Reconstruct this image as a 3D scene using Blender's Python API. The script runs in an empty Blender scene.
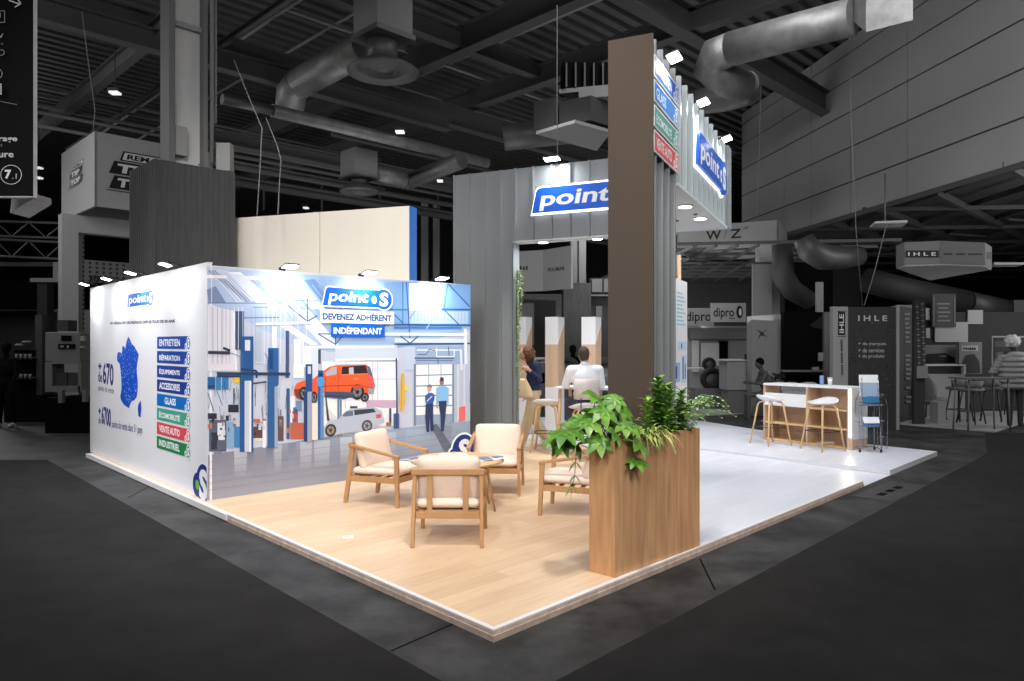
import bpy, bmesh, math, random
from mathutils import Vector, Matrix
random.seed(7)
sc = bpy.context.scene
COL = sc.collection
# ---------------------------------------------------------------- camera frame of the photograph
F, U0, V0, H = 740.0, 512.0, 345.0, 1.72
PZ = 0.07                                        # top of the stand platform
def fl(u, v, z=PZ):                              # a floor pixel -> plan position
    Y = F*(H-z)/(v-V0); return ((u-U0)*Y/F, Y)
def atY(u, v, Y): return ((u-U0)*Y/F, Y, H+(V0-v)*Y/F)
def zAt(v, Y): return H+(V0-v)*Y/F
def xAt(u, Y): return (u-U0)*Y/F
def atz(u, v, z):
    Y = F*(z-H)/(V0-v); return ((u-U0)*Y/F, Y, z)
A = Vector((-.700, .714)); B = Vector((.700, .714))          # hall axes
a2 = math.radians(25.2)
FA = Vector((math.cos(a2), -math.sin(a2))); FB = Vector((math.sin(a2), math.cos(a2)))   # canopy axes

# ---------------------------------------------------------------- materials
def lin(x):
    x /= 255.0
    return x/12.92 if x <= .04045 else ((x+.055)/1.055)**2.4
def C(r, g, b): return (lin(r), lin(g), lin(b), 1)
MATS = {}
def mat(name, col, rough=.6, metal=0, emit=0, kind=None, scale=8, amt=.25, rot=0, col2=None, spec=.5, bump=0):
    if name in MATS: return MATS[name]
    m = bpy.data.materials.new(name); m.use_nodes = True
    nt = m.node_tree; N = nt.nodes; L = nt.links
    b = N['Principled BSDF']
    b.inputs['Base Color'].default_value = col
    b.inputs['Roughness'].default_value = rough
    b.inputs['Metallic'].default_value = metal
    b.inputs['Specular IOR Level'].default_value = spec
    if emit:
        b.inputs['Emission Color'].default_value = col; b.inputs['Emission Strength'].default_value = emit
    tc = N.new('ShaderNodeTexCoord'); mp = N.new('ShaderNodeMapping')
    L.new(tc.outputs['Object'], mp.inputs['Vector'])
    mp.inputs['Rotation'].default_value = (0, 0, rot)
    c2 = col2 or tuple(x*(1-amt) for x in col[:3])+(1,)
    if kind == 'print':
        at = N.new('ShaderNodeAttribute'); at.attribute_name = 'Col'
        L.new(at.outputs['Color'], b.inputs['Base Color'])
    elif kind == 'floorplank':
        br = N.new('ShaderNodeTexBrick'); br.inputs['Scale'].default_value = 1
        br.inputs['Brick Width'].default_value = 1.25; br.inputs['Row Height'].default_value = .16
        br.inputs['Mortar Size'].default_value = .0015; br.offset = .37
        br.inputs['Color1'].default_value = col; br.inputs['Color2'].default_value = c2
        br.inputs['Mortar'].default_value = tuple(x*.72 for x in c2[:3])+(1,)
        L.new(mp.outputs['Vector'], br.inputs['Vector'])
        mp2 = N.new('ShaderNodeMapping'); L.new(mp.outputs['Vector'], mp2.inputs['Vector'])
        mp2.inputs['Scale'].default_value = (1.2, 14, 1)
        no = N.new('ShaderNodeTexNoise'); no.inputs['Scale'].default_value = scale; no.inputs['Detail'].default_value = 6
        L.new(mp2.outputs['Vector'], no.inputs['Vector'])
        mx = N.new('ShaderNodeMixRGB'); mx.blend_type = 'MULTIPLY'; mx.inputs['Fac'].default_value = amt*2.2
        cr = N.new('ShaderNodeValToRGB'); cr.color_ramp.elements[0].position = .3; cr.color_ramp.elements[1].position = .7
        cr.color_ramp.elements[0].color = (.72, .62, .5, 1); cr.color_ramp.elements[1].color = (1, 1, 1, 1)
        L.new(no.outputs['Fac'], cr.inputs['Fac']); L.new(br.outputs['Color'], mx.inputs['Color1']); L.new(cr.outputs['Color'], mx.inputs['Color2'])
        L.new(mx.outputs['Color'], b.inputs['Base Color'])
    elif kind in ('wood', 'woodz', 'noise', 'weave'):
        no = N.new('ShaderNodeTexNoise'); no.inputs['Scale'].default_value = scale; no.inputs['Detail'].default_value = 5
        if kind == 'wood': mp.inputs['Scale'].default_value = (1, 9, 9)
        if kind == 'woodz': mp.inputs['Scale'].default_value = (9, 9, .8)
        L.new(mp.outputs['Vector'], no.inputs['Vector'])
        cr = N.new('ShaderNodeValToRGB'); cr.color_ramp.elements[0].position = .32; cr.color_ramp.elements[1].position = .68
        if name=='worn_concrete': cr.color_ramp.elements[0].position = .40; cr.color_ramp.elements[1].position = .62; no.inputs['Roughness'].default_value=.7; no.inputs['Detail'].default_value=9
        cr.color_ramp.elements[0].color = c2; cr.color_ramp.elements[1].color = col
        L.new(no.outputs['Fac'], cr.inputs['Fac']); L.new(cr.outputs['Color'], b.inputs['Base Color'])
        if bump:
            bp = N.new('ShaderNodeBump'); bp.inputs['Strength'].default_value = bump; bp.inputs['Distance'].default_value = .01
            L.new(no.outputs['Fac'], bp.inputs['Height']); L.new(bp.outputs['Normal'], b.inputs['Normal'])
    elif kind == 'perf':
        vo = N.new('ShaderNodeTexVoronoi'); vo.inputs['Scale'].default_value = scale; vo.inputs['Randomness'].default_value = 0
        L.new(mp.outputs['Vector'], vo.inputs['Vector'])
        cr = N.new('ShaderNodeValToRGB'); cr.color_ramp.elements[0].position = .28; cr.color_ramp.elements[1].position = .34
        cr.color_ramp.elements[0].color = c2; cr.color_ramp.elements[1].color = col
        L.new(vo.outputs['Distance'], cr.inputs['Fac']); L.new(cr.outputs['Color'], b.inputs['Base Color'])
    MATS[name] = m
    return m
M = dict(
 carpet=mat('carpet_fibre', (.0225,.0218,.0220,1), .95, kind='noise', scale=3, amt=.25, spec=.1, bump=.2),
 concrete=mat('worn_concrete', (.046,.046,.047,1), .62, kind='noise', scale=1.7, amt=.75, spec=.3),
 ply=mat('plywood_edge', C(214,196,184), .6, kind='noise', scale=14, amt=.3),
 plyd=mat('plywood_edge_dark', C(196,174,160), .6, kind='noise', scale=14, amt=.3),
 trim=mat('white_edge_trim', C(225,222,222), .35),
 oakfloor=mat('oak_floor_planks', C(228,200,168), .36, kind='floorplank', scale=2.5, amt=.17, rot=-math.radians(45.5), col2=C(214,184,150)),
 whitefloor=mat('white_floor_planks', C(217,221,231), .32, kind='floorplank', scale=2.5, amt=.06, rot=-math.radians(45.5), col2=C(209,213,223)),
 white=mat('white_laminate', C(228,229,231), .5),
 wallwhite=mat('white_wall_print', C(226,226,230), .6),
 prt=mat('printed_graphic', (1,1,1,1), .55, kind='print', spec=.3),
 beige=mat('beige_panel', C(224,217,205), .7, kind='woodz', scale=.6, amt=.03),
 blue=mat('sign_blue', C(0,88,205), .4),
 bluepanel=mat('panel_side_blue', C(60,125,215), .6),
 clad=mat('grey_metal_cladding', C(136,140,143), .45, metal=.25, kind='noise', scale=.7, amt=.1),
 cladlight=mat('pale_metal_cladding', C(160,168,170), .4, metal=.2),
 taupe=mat('taupe_panel', C(76,66,58), .7, spec=.15),
 soffit=mat('white_soffit', C(205,212,215), .5),
 black=mat('black_plastic', C(22,22,24), .4),
 steel=mat('dark_steel', C(70,72,75), .35, metal=.8),
 chrome=mat('wire_steel', C(150,152,158), .25, metal=.9),
 planter=mat('planter_oak_veneer', C(222,172,126), .45, kind='woodz', scale=2.2, amt=.3, col2=C(194,144,102)),
 soil=mat('potting_soil', C(60,42,30), .95, kind='noise', scale=30, amt=.5),
 wood=mat('chair_oak', C(184,140,94), .45, kind='noise', scale=5, amt=.16),
 lwood=mat('pale_beech', C(216,178,130), .45, kind='noise', scale=5, amt=.12),
 board=mat('oak_board', C(206,176,148), .5, kind='woodz', scale=2.5, amt=.14),
 cush=mat('cream_cushion_fabric', C(228,206,190), .9, kind='noise', scale=60, amt=.06, bump=.1),
 shell=mat('white_stool_shell', C(222,222,226), .4),
 leaf=mat('leaf_green', C(112,160,56), .4, kind='noise', scale=9, amt=.5, col2=C(56,104,34)),
 leafd=mat('leaf_deep_green', C(150,192,86), .4, kind='noise', scale=9, amt=.5, col2=C(78,128,46)),
 leafy=mat('leaf_yellow_green', C(206,212,130), .5, kind='noise', scale=9, amt=.4, col2=C(96,130,44)),
 leafp=mat('leaf_pale', C(150,176,110), .5, kind='noise', scale=9, amt=.3),
 stem=mat('plant_stem', C(92,86,42), .7),
 skin=mat('skin', C(205,156,130), .55),
 shirt=mat('white_shirt', C(226,227,232), .8),
 navy=mat('navy_jacket', C(28,40,72), .8),
 jean=mat('dark_trousers', C(58,58,76), .85),
 chino=mat('beige_trousers', C(205,186,150), .85),
 hairb=mat('brown_curls', C(112,74,40), .7, kind='noise', scale=60, amt=.5),
 haird=mat('dark_short_hair', C(66,54,48), .8, kind='noise', scale=60, amt=.4),
 bag=mat('cream_leather', C(216,188,150), .6),
 lens=mat('lamp_lens', (1,.98,.95,1), .4, emit=14),
 led=mat('led_strip', (1,.93,.85,1), .4, emit=7),
 halo=mat('sign_halo_light', (.95,.97,1,1), .4, emit=2.2),
 disc=mat('downlight_lens', (1,1,.98,1), .4, emit=8),
 halllamp=mat('hall_lamp_lens', (1,1,1,1), .4, emit=.7),
 hallgrey=mat('hall_grey_paint', C(120,120,120), .7, kind='noise', scale=.6, amt=.12),
 hallpanel=mat('hall_wall_panel', C(146,146,146), .75, kind='noise', scale=.15, amt=.2),
 halldark=mat('hall_dark_paint', C(46,46,47), .8),
 deck=mat('ceiling_deck', C(78,78,78), .7),
 beam=mat('ceiling_steel', C(66,66,66), .7),
 duct=mat('galvanised_duct', C(120,120,120), .5, metal=.4, kind='noise', scale=5, amt=.35, bump=.6),
 ductd=mat('dull_duct', C(88,88,88), .5, metal=.4, kind='noise', scale=2, amt=.3),
 bgwhite=mat('stand_white', C(138,138,138), .7),
 bglight=mat('stand_pale_grey', C(190,190,190), .7),
 bgmid=mat('stand_mid_grey', C(100,100,100), .7),
 bgdark=mat('stand_dark', C(44,44,45), .7),
 bgblack=mat('stand_black', C(8,8,9), .9, spec=.08),
 bgfloor=mat('stand_pale_floor', C(150,150,150), .6, kind='noise', scale=.8, amt=.12),
 slat=mat('grey_timber_cladding', C(66,66,67), .8, kind='woodz', scale=3, amt=.3),
 perf=mat('perforated_panel', C(96,96,96), .7, kind='perf', scale=9, col2=C(30,30,30)),
 bgdeep=mat('stand_deep_grey', C(28,28,29), .8),
 hatch=mat('hatch_steel', C(58,58,58), .6, kind='noise', scale=3, amt=.4),
 rubber=mat('tyre_rubber', C(24,24,24), .8),
)
def bx(g,u0,u1,v0,v1,Y,dep=.3,z0=None):
    x0,x1=xAt(u0,Y),xAt(u1,Y); zt=zAt(v0,Y); zb=zAt(v1,Y) if z0 is None else z0
    g.box(x0,x1,Y,Y+dep,zb,zt); return g
# ---------------------------------------------------------------- mesh building
class MB:
    def __init__(s): s.v=[]; s.f=[]; s.c=[]; s.sm=[]
    def add(s, vs, fs, smooth=False, col=None):
        o=len(s.v); s.v += [Vector(p) for p in vs]
        for f in fs: s.f.append([i+o for i in f]); s.sm.append(smooth); s.c.append(col)
        return s
    def xf(s, m):
        s.v = [m @ p for p in s.v]; return s
    def merge(s, o):
        return s.addraw(o)
    def addraw(s, o):
        k=len(s.v); s.v += [p.copy() for p in o.v]
        for f,c,m in zip(o.f,o.c,o.sm): s.f.append([i+k for i in f]); s.c.append(c); s.sm.append(m)
        return s
    def hexa(s, b, t):        # bottom 4 pts, top 4 pts (ccw from above)
        n=len(b)
        fs=[list(range(n))[::-1], [n+i for i in range(n)]]+[[i,(i+1)%n,n+(i+1)%n,n+i] for i in range(n)]
        return s.add(list(b)+list(t), fs)
    def box(s, x0,x1,y0,y1,z0,z1):
        q=[(x0,y0),(x1,y0),(x1,y1),(x0,y1)]
        return s.hexa([(x,y,z0) for x,y in q],[(x,y,z1) for x,y in q])
    def prism(s, poly, z0, z1):
        return s.hexa([(p[0],p[1],z0) for p in poly],[(p[0],p[1],z1) for p in poly])
    def ob(s, P, d, n, s0,s1,t0,t1,z0,z1):      # box in a wall frame: along d, outwards n
        P=Vector(P); q=[P+d*s0+n*t0, P+d*s1+n*t0, P+d*s1+n*t1, P+d*s0+n*t1]
        return s.prism(q, z0, z1)
    def tube(s, pts, r, seg=8, caps=True, smooth=True):
        pts=[Vector(p) for p in pts]; n=len(pts)
        rs = r if isinstance(r,(list,tuple)) else [r]*n
        rings=[]; prev=None
        for i,p in enumerate(pts):
            t=(pts[min(i+1,n-1)]-pts[max(i-1,0)])
            if t.length<1e-9: t=Vector((0,0,1))
            t.normalize()
            if prev is None:
                up=Vector((0,0,1)) if abs(t.z)<.9 else Vector((1,0,0))
                a=t.cross(up).normalized()
            else:
                a=(prev-t*prev.dot(t))
                a = a.normalized() if a.length>1e-6 else t.orthogonal().normalized()
            prev=a; b=t.cross(a)
            rings.append([p+(a*math.cos(2*math.pi*k/seg)+b*math.sin(2*math.pi*k/seg))*rs[i] for k in range(seg)])
        vs=[q for rg in rings for q in rg]; fs=[]
        for i in range(n-1):
            for k in range(seg):
                fs.append([i*seg+k,i*seg+(k+1)%seg,(i+1)*seg+(k+1)%seg,(i+1)*seg+k])
        s.add(vs,fs,smooth)
        if caps:
            o=len(s.v)-len(vs)
            s.f.append([o+k for k in range(seg)][::-1]); s.sm.append(False); s.c.append(None)
            s.f.append([o+(n-1)*seg+k for k in range(seg)]); s.sm.append(False); s.c.append(None)
        return s
    def bar(s, p0,p1,w,h,up=(0,0,1),w1=None,h1=None):  # rectangular bar, w sideways, h along up
        p0=Vector(p0);p1=Vector(p1);t=(p1-p0).normalized();u=Vector(up)
        a=t.cross(u)
        if a.length<1e-4: a=t.cross(Vector((0,1,0)))
        a.normalize(); b=a.cross(t).normalized()
        w1=w1 or w; h1=h1 or h
        q=lambda p,w,h:[p-a*w/2-b*h/2,p+a*w/2-b*h/2,p+a*w/2+b*h/2,p-a*w/2+b*h/2]
        return s.hexa(q(p0,w,h),q(p1,w1,h1))
    def lathe(s, prof, c=(0,0,0), seg=24, smooth=True):
        vs=[];fs=[];n=len(prof)
        for r,z in prof:
            for k in range(seg):
                t=2*math.pi*k/seg; vs.append((c[0]+r*math.cos(t),c[1]+r*math.sin(t),c[2]+z))
        for i in range(n-1):
            for k in range(seg): fs.append([i*seg+k,i*seg+(k+1)%seg,(i+1)*seg+(k+1)%seg,(i+1)*seg+k])
        fs.append([k for k in range(seg)][::-1]); fs.append([(n-1)*seg+k for k in range(seg)])
        return s.add(vs,fs,smooth)
    def pillow(s, w,d,h, e=.35, seg=28, rings=14, m=None):
        vs=[];fs=[]
        sg=lambda x,p: math.copysign(abs(x)**p,x)
        for i in range(rings+1):
            ph=-math.pi/2+math.pi*i/rings
            for k in range(seg):
                th=2*math.pi*k/seg
                cp=sg(math.cos(ph),.6)
                v=Vector((w/2*cp*sg(math.cos(th),e), d/2*cp*sg(math.sin(th),e), h/2*sg(math.sin(ph),.75)))
                vs.append(m@v if m else v)
        for i in range(rings):
            for k in range(seg): fs.append([i*seg+k,i*seg+(k+1)%seg,(i+1)*seg+(k+1)%seg,(i+1)*seg+k])
        return s.add(vs,fs,True)
    def ball(s, c, r, seg=14, rings=9, m=None):
        rr = r if isinstance(r,(list,tuple)) else (r,r,r)
        vs=[];fs=[]
        for i in range(rings+1):
            ph=-math.pi/2+math.pi*i/rings
            for k in range(seg):
                th=2*math.pi*k/seg
                v=Vector((rr[0]*math.cos(ph)*math.cos(th),rr[1]*math.cos(ph)*math.sin(th),rr[2]*math.sin(ph)))
                if m: v=m@v
                vs.append(v+Vector(c))
        for i in range(rings):
            for k in range(seg): fs.append([i*seg+k,i*seg+(k+1)%seg,(i+1)*seg+(k+1)%seg,(i+1)*seg+k])
        return s.add(vs,fs,True)
    def build(s, name, m, parent=None, world=False, bevel=0, seg=2):
        me=bpy.data.meshes.new(name)
        vs=s.v
        if world and parent is not None:
            inv=(Matrix.Translation(parent.location)@Matrix.Rotation(parent.rotation_euler.z,4,'Z')).inverted()
            vs=[inv@p for p in vs]
        me.from_pydata([tuple(p) for p in vs],[],s.f); 
        me.polygons.foreach_set('use_smooth', s.sm)
        if any(c is not None for c in s.c):
            ca=me.color_attributes.new('Col','FLOAT_COLOR','CORNER')
            for p in me.polygons:
                c=s.c[p.index] or (1,1,1,1)
                for j,li in enumerate(p.loop_indices):
                    ca.data[li].color = c[j] if isinstance(c[0],(tuple,list)) else c
        bm=bmesh.new(); bm.from_mesh(me)
        if not any(c is not None for c in s.c): bmesh.ops.remove_doubles(bm, verts=bm.verts, dist=1e-6)
        if not any(c is not None for c in s.c): bmesh.ops.recalc_face_normals(bm, faces=bm.faces)
        bm.to_mesh(me); bm.free()
        me.materials.append(M[m] if isinstance(m,str) else m)
        o=bpy.data.objects.new(name, me); COL.objects.link(o)
        if parent is not None: o.parent=parent
        if bevel:
            md=o.modifiers.new('bevel','BEVEL'); md.width=bevel; md.segments=seg; md.limit_method='ANGLE'; md.angle_limit=math.radians(40)
        return o
def tag(o, label, cat, group=None, kind=None):
    o['label']=label; o['category']=cat
    if group: o['group']=group
    if kind: o['kind']=kind
    return o
def struct(o): o['kind']='structure'; return o
def thing(name, label, cat, loc=(0,0,0), rz=0, group=None):
    o=bpy.data.objects.new(name,None); COL.objects.link(o)
    o.empty_display_size=.2
    o.location=(loc[0],loc[1],loc[2] if len(loc)>2 else 0); o.rotation_euler=(0,0,rz)
    return tag(o,label,cat,group)
def copy_tree(o, parent=None):
    c=o.copy(); COL.objects.link(c)
    if parent is not None: c.parent=parent
    for ch in list(o.children): copy_tree(ch,c)
    return c
def place(o, label, loc, rz=0, group=None, scale=None):
    o['label']=label; o.location=(loc[0],loc[1],loc[2] if len(loc)>2 else 0); o.rotation_euler=(0,0,rz)
    if group: o['group']=group
    if scale: o.scale=(scale,)*3
    return o
def lamp(kind, name, loc, target, power, size=.2, col=(1,1,1), blend=.5, cone=60, sizey=None):
    d=bpy.data.lights.new(name, kind); d.energy=power; d.color=col
    if kind=='AREA':
        d.size=size
        if sizey: d.shape='RECTANGLE'; d.size_y=sizey
    if kind=='SPOT': d.spot_size=math.radians(cone); d.spot_blend=blend; d.shadow_soft_size=size
    o=bpy.data.objects.new(name,d); COL.objects.link(o); o.location=loc
    o.rotation_euler=(Vector(target)-Vector(loc)).to_track_quat('-Z','Y').to_euler()
    return o
# ---------------------------------------------------------------- text and printed graphics
_TC={}
def text_geo(s, bold=0.0, spacing=1.0):
    k=(s,bold,spacing)
    if k in _TC: return _TC[k]
    cu=bpy.data.curves.new('txt','FONT'); cu.body=s; cu.offset=bold; cu.space_character=spacing; cu.resolution_u=3
    o=bpy.data.objects.new('txt',cu); COL.objects.link(o)
    dg=bpy.context.evaluated_depsgraph_get(); ev=o.evaluated_get(dg); me=ev.to_mesh()
    vs=[(v.co.x,v.co.y) for v in me.vertices]; fs=[list(p.vertices) for p in me.polygons]
    ev.to_mesh_clear(); bpy.data.objects.remove(o); bpy.data.curves.remove(cu)
    x0=min(v[0] for v in vs);x1=max(v[0] for v in vs);y0=min(v[1] for v in vs);y1=max(v[1] for v in vs)
    r=([((x-x0)/(x1-x0),(y-y0)/(y1-y0)) for x,y in vs],fs,(x1-x0)/(y1-y0))
    _TC[k]=r; return r
class Print:
    """flat print on a vertical wall: s along d, z up; layers a fraction of a mm apart"""
    def __init__(p, P, d, n, step=.00006, t0=.0008):
        p.P=Vector(P); p.d=d; p.n=n; p.t=t0; p.step=step; p.mb=MB()
    def w(p, s, z): q=p.P+p.d*s+p.n*p.t; return (q.x,q.y,z)
    def px(p, u, v):        # pixel of the photograph -> (s,z) on this wall
        k=(u-U0)/F     # X=kY
        s=(k*p.P.y-p.P.x)/(p.d.x-k*p.d.y); Y=p.P.y+p.d.y*s
        return (s, H+(V0-v)*Y/F)
    def poly(p, pts, col):
        p.mb.add([p.w(*q) for q in pts],[list(range(len(pts)))],col=col); p.t+=p.step
    def ppoly(p, pts, col, cr=None):
        if cr: pts=[(cr[0]+x/cr[2],cr[1]+y/cr[2]) for x,y in pts]
        p.poly([p.px(*q) for q in pts],col)
    def prect(p, u0,v0,u1,v1,col,cr=None): p.ppoly([(u0,v0),(u1,v0),(u1,v1),(u0,v1)],col,cr)
    def pline(p, pts, w, col, cr=None):
        if cr: pts=[(cr[0]+x/cr[2],cr[1]+y/cr[2]) for x,y in pts]
        for a,b in zip(pts,pts[1:]):
            a=Vector(a);b=Vector(b);t=(b-a).normalized();q=Vector((-t.y,t.x))*w/2
            p.ppoly([a+q,b+q,b-q,a-q],col)
    def disc(p, s,z,rx,rz,col,n=22,a0=0,a1=2*math.pi):
        p.poly([(s+rx*math.cos(a0+(a1-a0)*i/n),z+rz*math.sin(a0+(a1-a0)*i/n)) for i in range(n)],col)
    def ring(p, s,z,r,w,col,n=26,asp=1):
        vs=[];fs=[]
        for i in range(n):
            t=2*math.pi*i/n
            vs+= [p.w(s+r*asp*math.cos(t),z+r*math.sin(t)),p.w(s+(r-w)*asp*math.cos(t),z+(r-w)*math.sin(t))]
            fs.append([2*i,2*((i+1)%n),2*((i+1)%n)+1,2*i+1])
        p.mb.add(vs,fs,col=col); p.t+=p.step
    def text(p, s, s0,z0,w,h,col,bold=0,shear=0,spacing=1,rot=False,dz=0):
        g,fs,_=text_geo(s,bold,spacing)
        if rot: pts=[(s0+(1-y)*w, z0+x*h) for x,y in g]
        else: pts=[(s0+x*w+shear*y*h, z0+y*h+dz*x) for x,y in g]
        p.mb.add([p.w(*q) for q in pts],fs,col=col); p.t+=p.step
    def ptext(p, s,u0,v0,u1,v1,col,vb1=None,**k):   # top-left pixel, bottom-right pixel
        a=p.px(u0,v1 if vb1 is None else vb1); b=p.px(u1,v1); hh=p.px((u0+u1)/2,v0)[1]-p.px((u0+u1)/2,v1)[1]
        p.text(s,a[0],a[1],b[0]-a[0],hh,col,dz=b[1]-a[1],**k)
    def build(p, name, parent=None): return p.mb.build(name,'prt',parent,world=True)
def dashes(P,u0,v0,u1,v1,c,n=5):
    q=random.Random(int(u0*7+v0)); w=(u1-u0)/n
    for i in range(n):
        a=u0+w*i; P.prect(a,v0+q.uniform(0,.2)*(v1-v0),a+w*q.uniform(.55,.85),v1,c)
def rrect(x,y,w,h,r,shear=0,corners=(1,1,1,1),n=5):
    pts=[]
    for (cx,cy,a0,i) in ((x+w-r,y+r,-90,0),(x+w-r,y+h-r,0,1),(x+r,y+h-r,90,2),(x+r,y+r,180,3)):
        if corners[i]:
            for k in range(n+1):
                t=math.radians(a0+90*k/n); pts.append((cx+r*math.cos(t),cy+r*math.sin(t)))
        else: pts.append(((x+w) if i in(0,1) else x,(y+h) if i in(1,2) else y))
    return [(px+shear*(py-y),py) for px,py in pts]
WHT=(.86,.87,.9,1); BLU=C(0,84,198); DBL=C(24,52,130); GRN=C(110,190,60)
def logo(P, x,z,w,h, outline=True, base=True, halow=.05, blue=BLU):
    """speech-box logo: blue slanted plate, lower-case word, then round emblem with a capital S"""
    sh=.22; cx=x+w-h*.5; bw=w-h*.5
    r=h*.16
    if base:
        if outline:
            P.poly(rrect(x-halow*h-h*.0,z-halow*h,bw+2*halow*h,h*(1+2*halow)*.9,r,sh,(0,0,1,0)),WHT)
            P.disc(cx,z+h*.42,h*(.52+halow),h*(.52+halow),WHT)
        P.poly(rrect(x,z,bw,h*.88,r,sh,(0,0,1,0)),blue)
        P.disc(cx,z+h*.42,h*.51,h*.51,blue)
    P.text('point',x+h*.28,z+h*.05,w-h*1.76,h*.68,WHT,bold=.024,shear=.2)
    P.disc(cx-h*.56,z+h*.38,h*.15,h*.20,WHT); P.disc(cx-h*.55,z+h*.37,h*.075,h*.075,GRN)
    P.text('S',cx-h*.27,z+h*.06,h*.55,h*.72,WHT,bold=.045,shear=.05)
def small_emblem(P, x,z,h,bg):
    P.disc(x,z+h*.42,h*.46,h*.56,WHT); P.disc(x,z+h*.42,h*.36,h*.46,bg)
    P.text('S',x-h*.2,z+h*.1,h*.4,h*.66,WHT,bold=.05)
    P.disc(x-h*.62,z+h*.22,h*.2,h*.24,WHT); P.disc(x-h*.6,z+h*.22,h*.1,h*.12,bg)
# ================================================================ THE HALL SHELL
g=MB(); g.box(-40,40,-6,60,-.05,0); struct(g.build('floor','concrete'))
# carpet with the bare aisle left round the stand
r0=fl(496.9,712.8,0); r1=fl(47,460,0); r3=fl(988,453.5,0); r2=(r1[0]+(r3[0]-r0[0]),r1[1]+(r3[1]-r0[1]))
g=MB(); z0,z1=0,.005
g.prism([(-40,-6),(40,-6),r3,r0],z0,z1); g.prism([(-40,-6),r0,r1,(-40,9.2)],z0,z1); g.prism([(40,-6),(40,16.2),(9.2,14.4),r3],z0,z1)
tag(g.build('carpet','carpet'),'dark grey hall carpet laid around the stand, bare concrete strip between','carpet')
hq=Vector(fl(889,492,0)); t=thing('floor_hatch','dark slotted floor hatch in the bare strip beside the right platform gap','floor hatch',hq)
g=MB(); g.ob(hq,B,A,-.55,.75,-.22,.22,0,.003); g.build('plate','hatch',t,True)
for k in range(3):
    g=MB(); g.ob(hq,B,A,-.30+k*.28,-.12+k*.28,-.03,.05,.003,.0045); g.build('slot','bgblack',t,True)
for i,(u0,v0,u1,v1) in enumerate(((391,651,455,623),(700,559,715,590),(150,486,128,498))):
    p=Vector(fl(u0,v0,0)); q=Vector(fl(u1,v1,0)); d=(q-p).normalized(); g=MB(); g.ob(p,d,Vector((-d.y,d.x)),0,(q-p).length,-.006,.006,0,.0015); struct(g.build('floor_joint','bgblack'))
# right-hand upper wall, panelled, leading away
wp=Vector(atz(1060,151,5.2)[:2]); wq=Vector(atz(748,244.7,5.2)[:2]); wd=(wq-wp).normalized(); wn=Vector((-wd.y,wd.x)) if wd.y>0 else Vector((wd.y,-wd.x))
L=(wq-wp).length+.5; ZC=9.9
pr=MB(); wp0=wp-wd*6
def wall_s(u):
    k=(u-U0)/F; return (k*wp0.y-wp0.x)/(wd.x-k*wd.y)
g=MB(); g.ob(wp0,wd,wn,0,L+6,-.25,-.03,5.2,ZC); struct(g.build('wall_right','halldark'))
sj=[0]+[wall_s(u) for u in (1075,907.5,850.4,811.5,784)]+[L+6]
sj=sorted(sj); zj=[5.2,6.05,6.98,7.92,8.8,9.5,ZC]
for i in range(len(sj)-1):
    for j in range(len(zj)-1):
        g=MB(); g.ob(wp0,wd,wn,sj[i]+.015,sj[i+1]-.015,-.03,0,zj[j]+.02,zj[j+1]-.02); struct(g.build('wall_right_panel','hallpanel'))
g=MB(); g.ob(wp0,wd,wn,0,L+6,0,.06,5.08,5.2); struct(g.build('trim_1','beam'))
# far walls
g=MB(); g.box(-40,40,52,52.3,0,12); struct(g.build('wall_back','halldark'))
g=MB(); g.box(-34,-33.7,-2,52,0,12); struct(g.build('wall_left','halldark'))
# mezzanine soffit beyond the right wall
me_l=wp0+wd*(L+6)
g=MB(); g.prism([(wp0.x+.3,wp0.y),(40,wp0.y),(40,52),(me_l.x+.3,52),(me_l.x+.3,me_l.y)],5.6,5.8); struct(g.build('ceiling_mezzanine','deck'))
# corrugated deck, ribs running along B
g=MB()
per=.42
for i in range(-72,96):
    o=Vector((0,20))+A*(i*per); 
    p0=o-B*36; p1=o+B*36; t=A*per
    pts=[(0,0),(.19,0),(.215,.13),(.395,.13),(.42,0)]
    vs=[];fs=[]
    for k,(q,h) in enumerate(pts):
        for P in (p0,p1): vs.append((P.x+A.x*q,P.y+A.y*q,ZC+.12-h))
    for k in range(len(pts)-1): fs.append([2*k,2*k+2,2*k+3,2*k+1])
    g.add(vs,fs)
struct(g.build('ceiling','deck'))
g=MB(); g.box(-45,45,-8,60,ZC+.25,ZC+.35); struct(g.build('ceiling_slab','halldark'))
# roof steel : I-beams through points read off at their height
def ibeam(P,d,s0,s1,z,h=.45,w=.25,name='roof_beam',label='',m='beam',grp=None):
    P=Vector(P[:2]); n=Vector((-d.y,d.x)); g=MB()
    g.ob(P,d,n,s0,s1,-w/2,w/2,z,z+.03); g.ob(P,d,n,s0,s1,-w/2,w/2,z+h-.03,z+h); g.ob(P,d,n,s0,s1,-.012,.012,z+.03,z+h-.03)
    return tag(g.build(name,m),label,'beam',grp)
GB='roof beams crossing the hall ceiling'
ibeam(atz(480,46,8.4),A,-14,30,8.4,.6,.3,label='roof beam rising from the round diffuser towards the top edge of the photo')
ibeam(atz(665,25,8.2),B,-8,12,8.2,.6,.35,label='roof beam running behind the tall pillar top, beside its first lamp')
ibeam(atz(560,75,8.4),A,-7,22,8.3,.5,.3,label='roof beam above the ventilation unit, left of the tall pillar')
ibeam(atz(420,118,7.6),B,-26,14,7.6,.55,.3,label='deep roof beam passing just above the long thin duct')
ibeam(atz(350,8,8.5),B,-20,16,8.5,.45,.25,label='roof beam passing behind the big square plenum box')
ibeam(atz(300,160,6.0),B,-2.4,16,6.0,.3,.2,label='low roof beam seen over the beige panel below the long duct')
ibeam(atz(110,40,7.2),B,-12,8,7.2,.4,.25,label='roof beam left of the hall column near the lit hall lamp')
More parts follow.
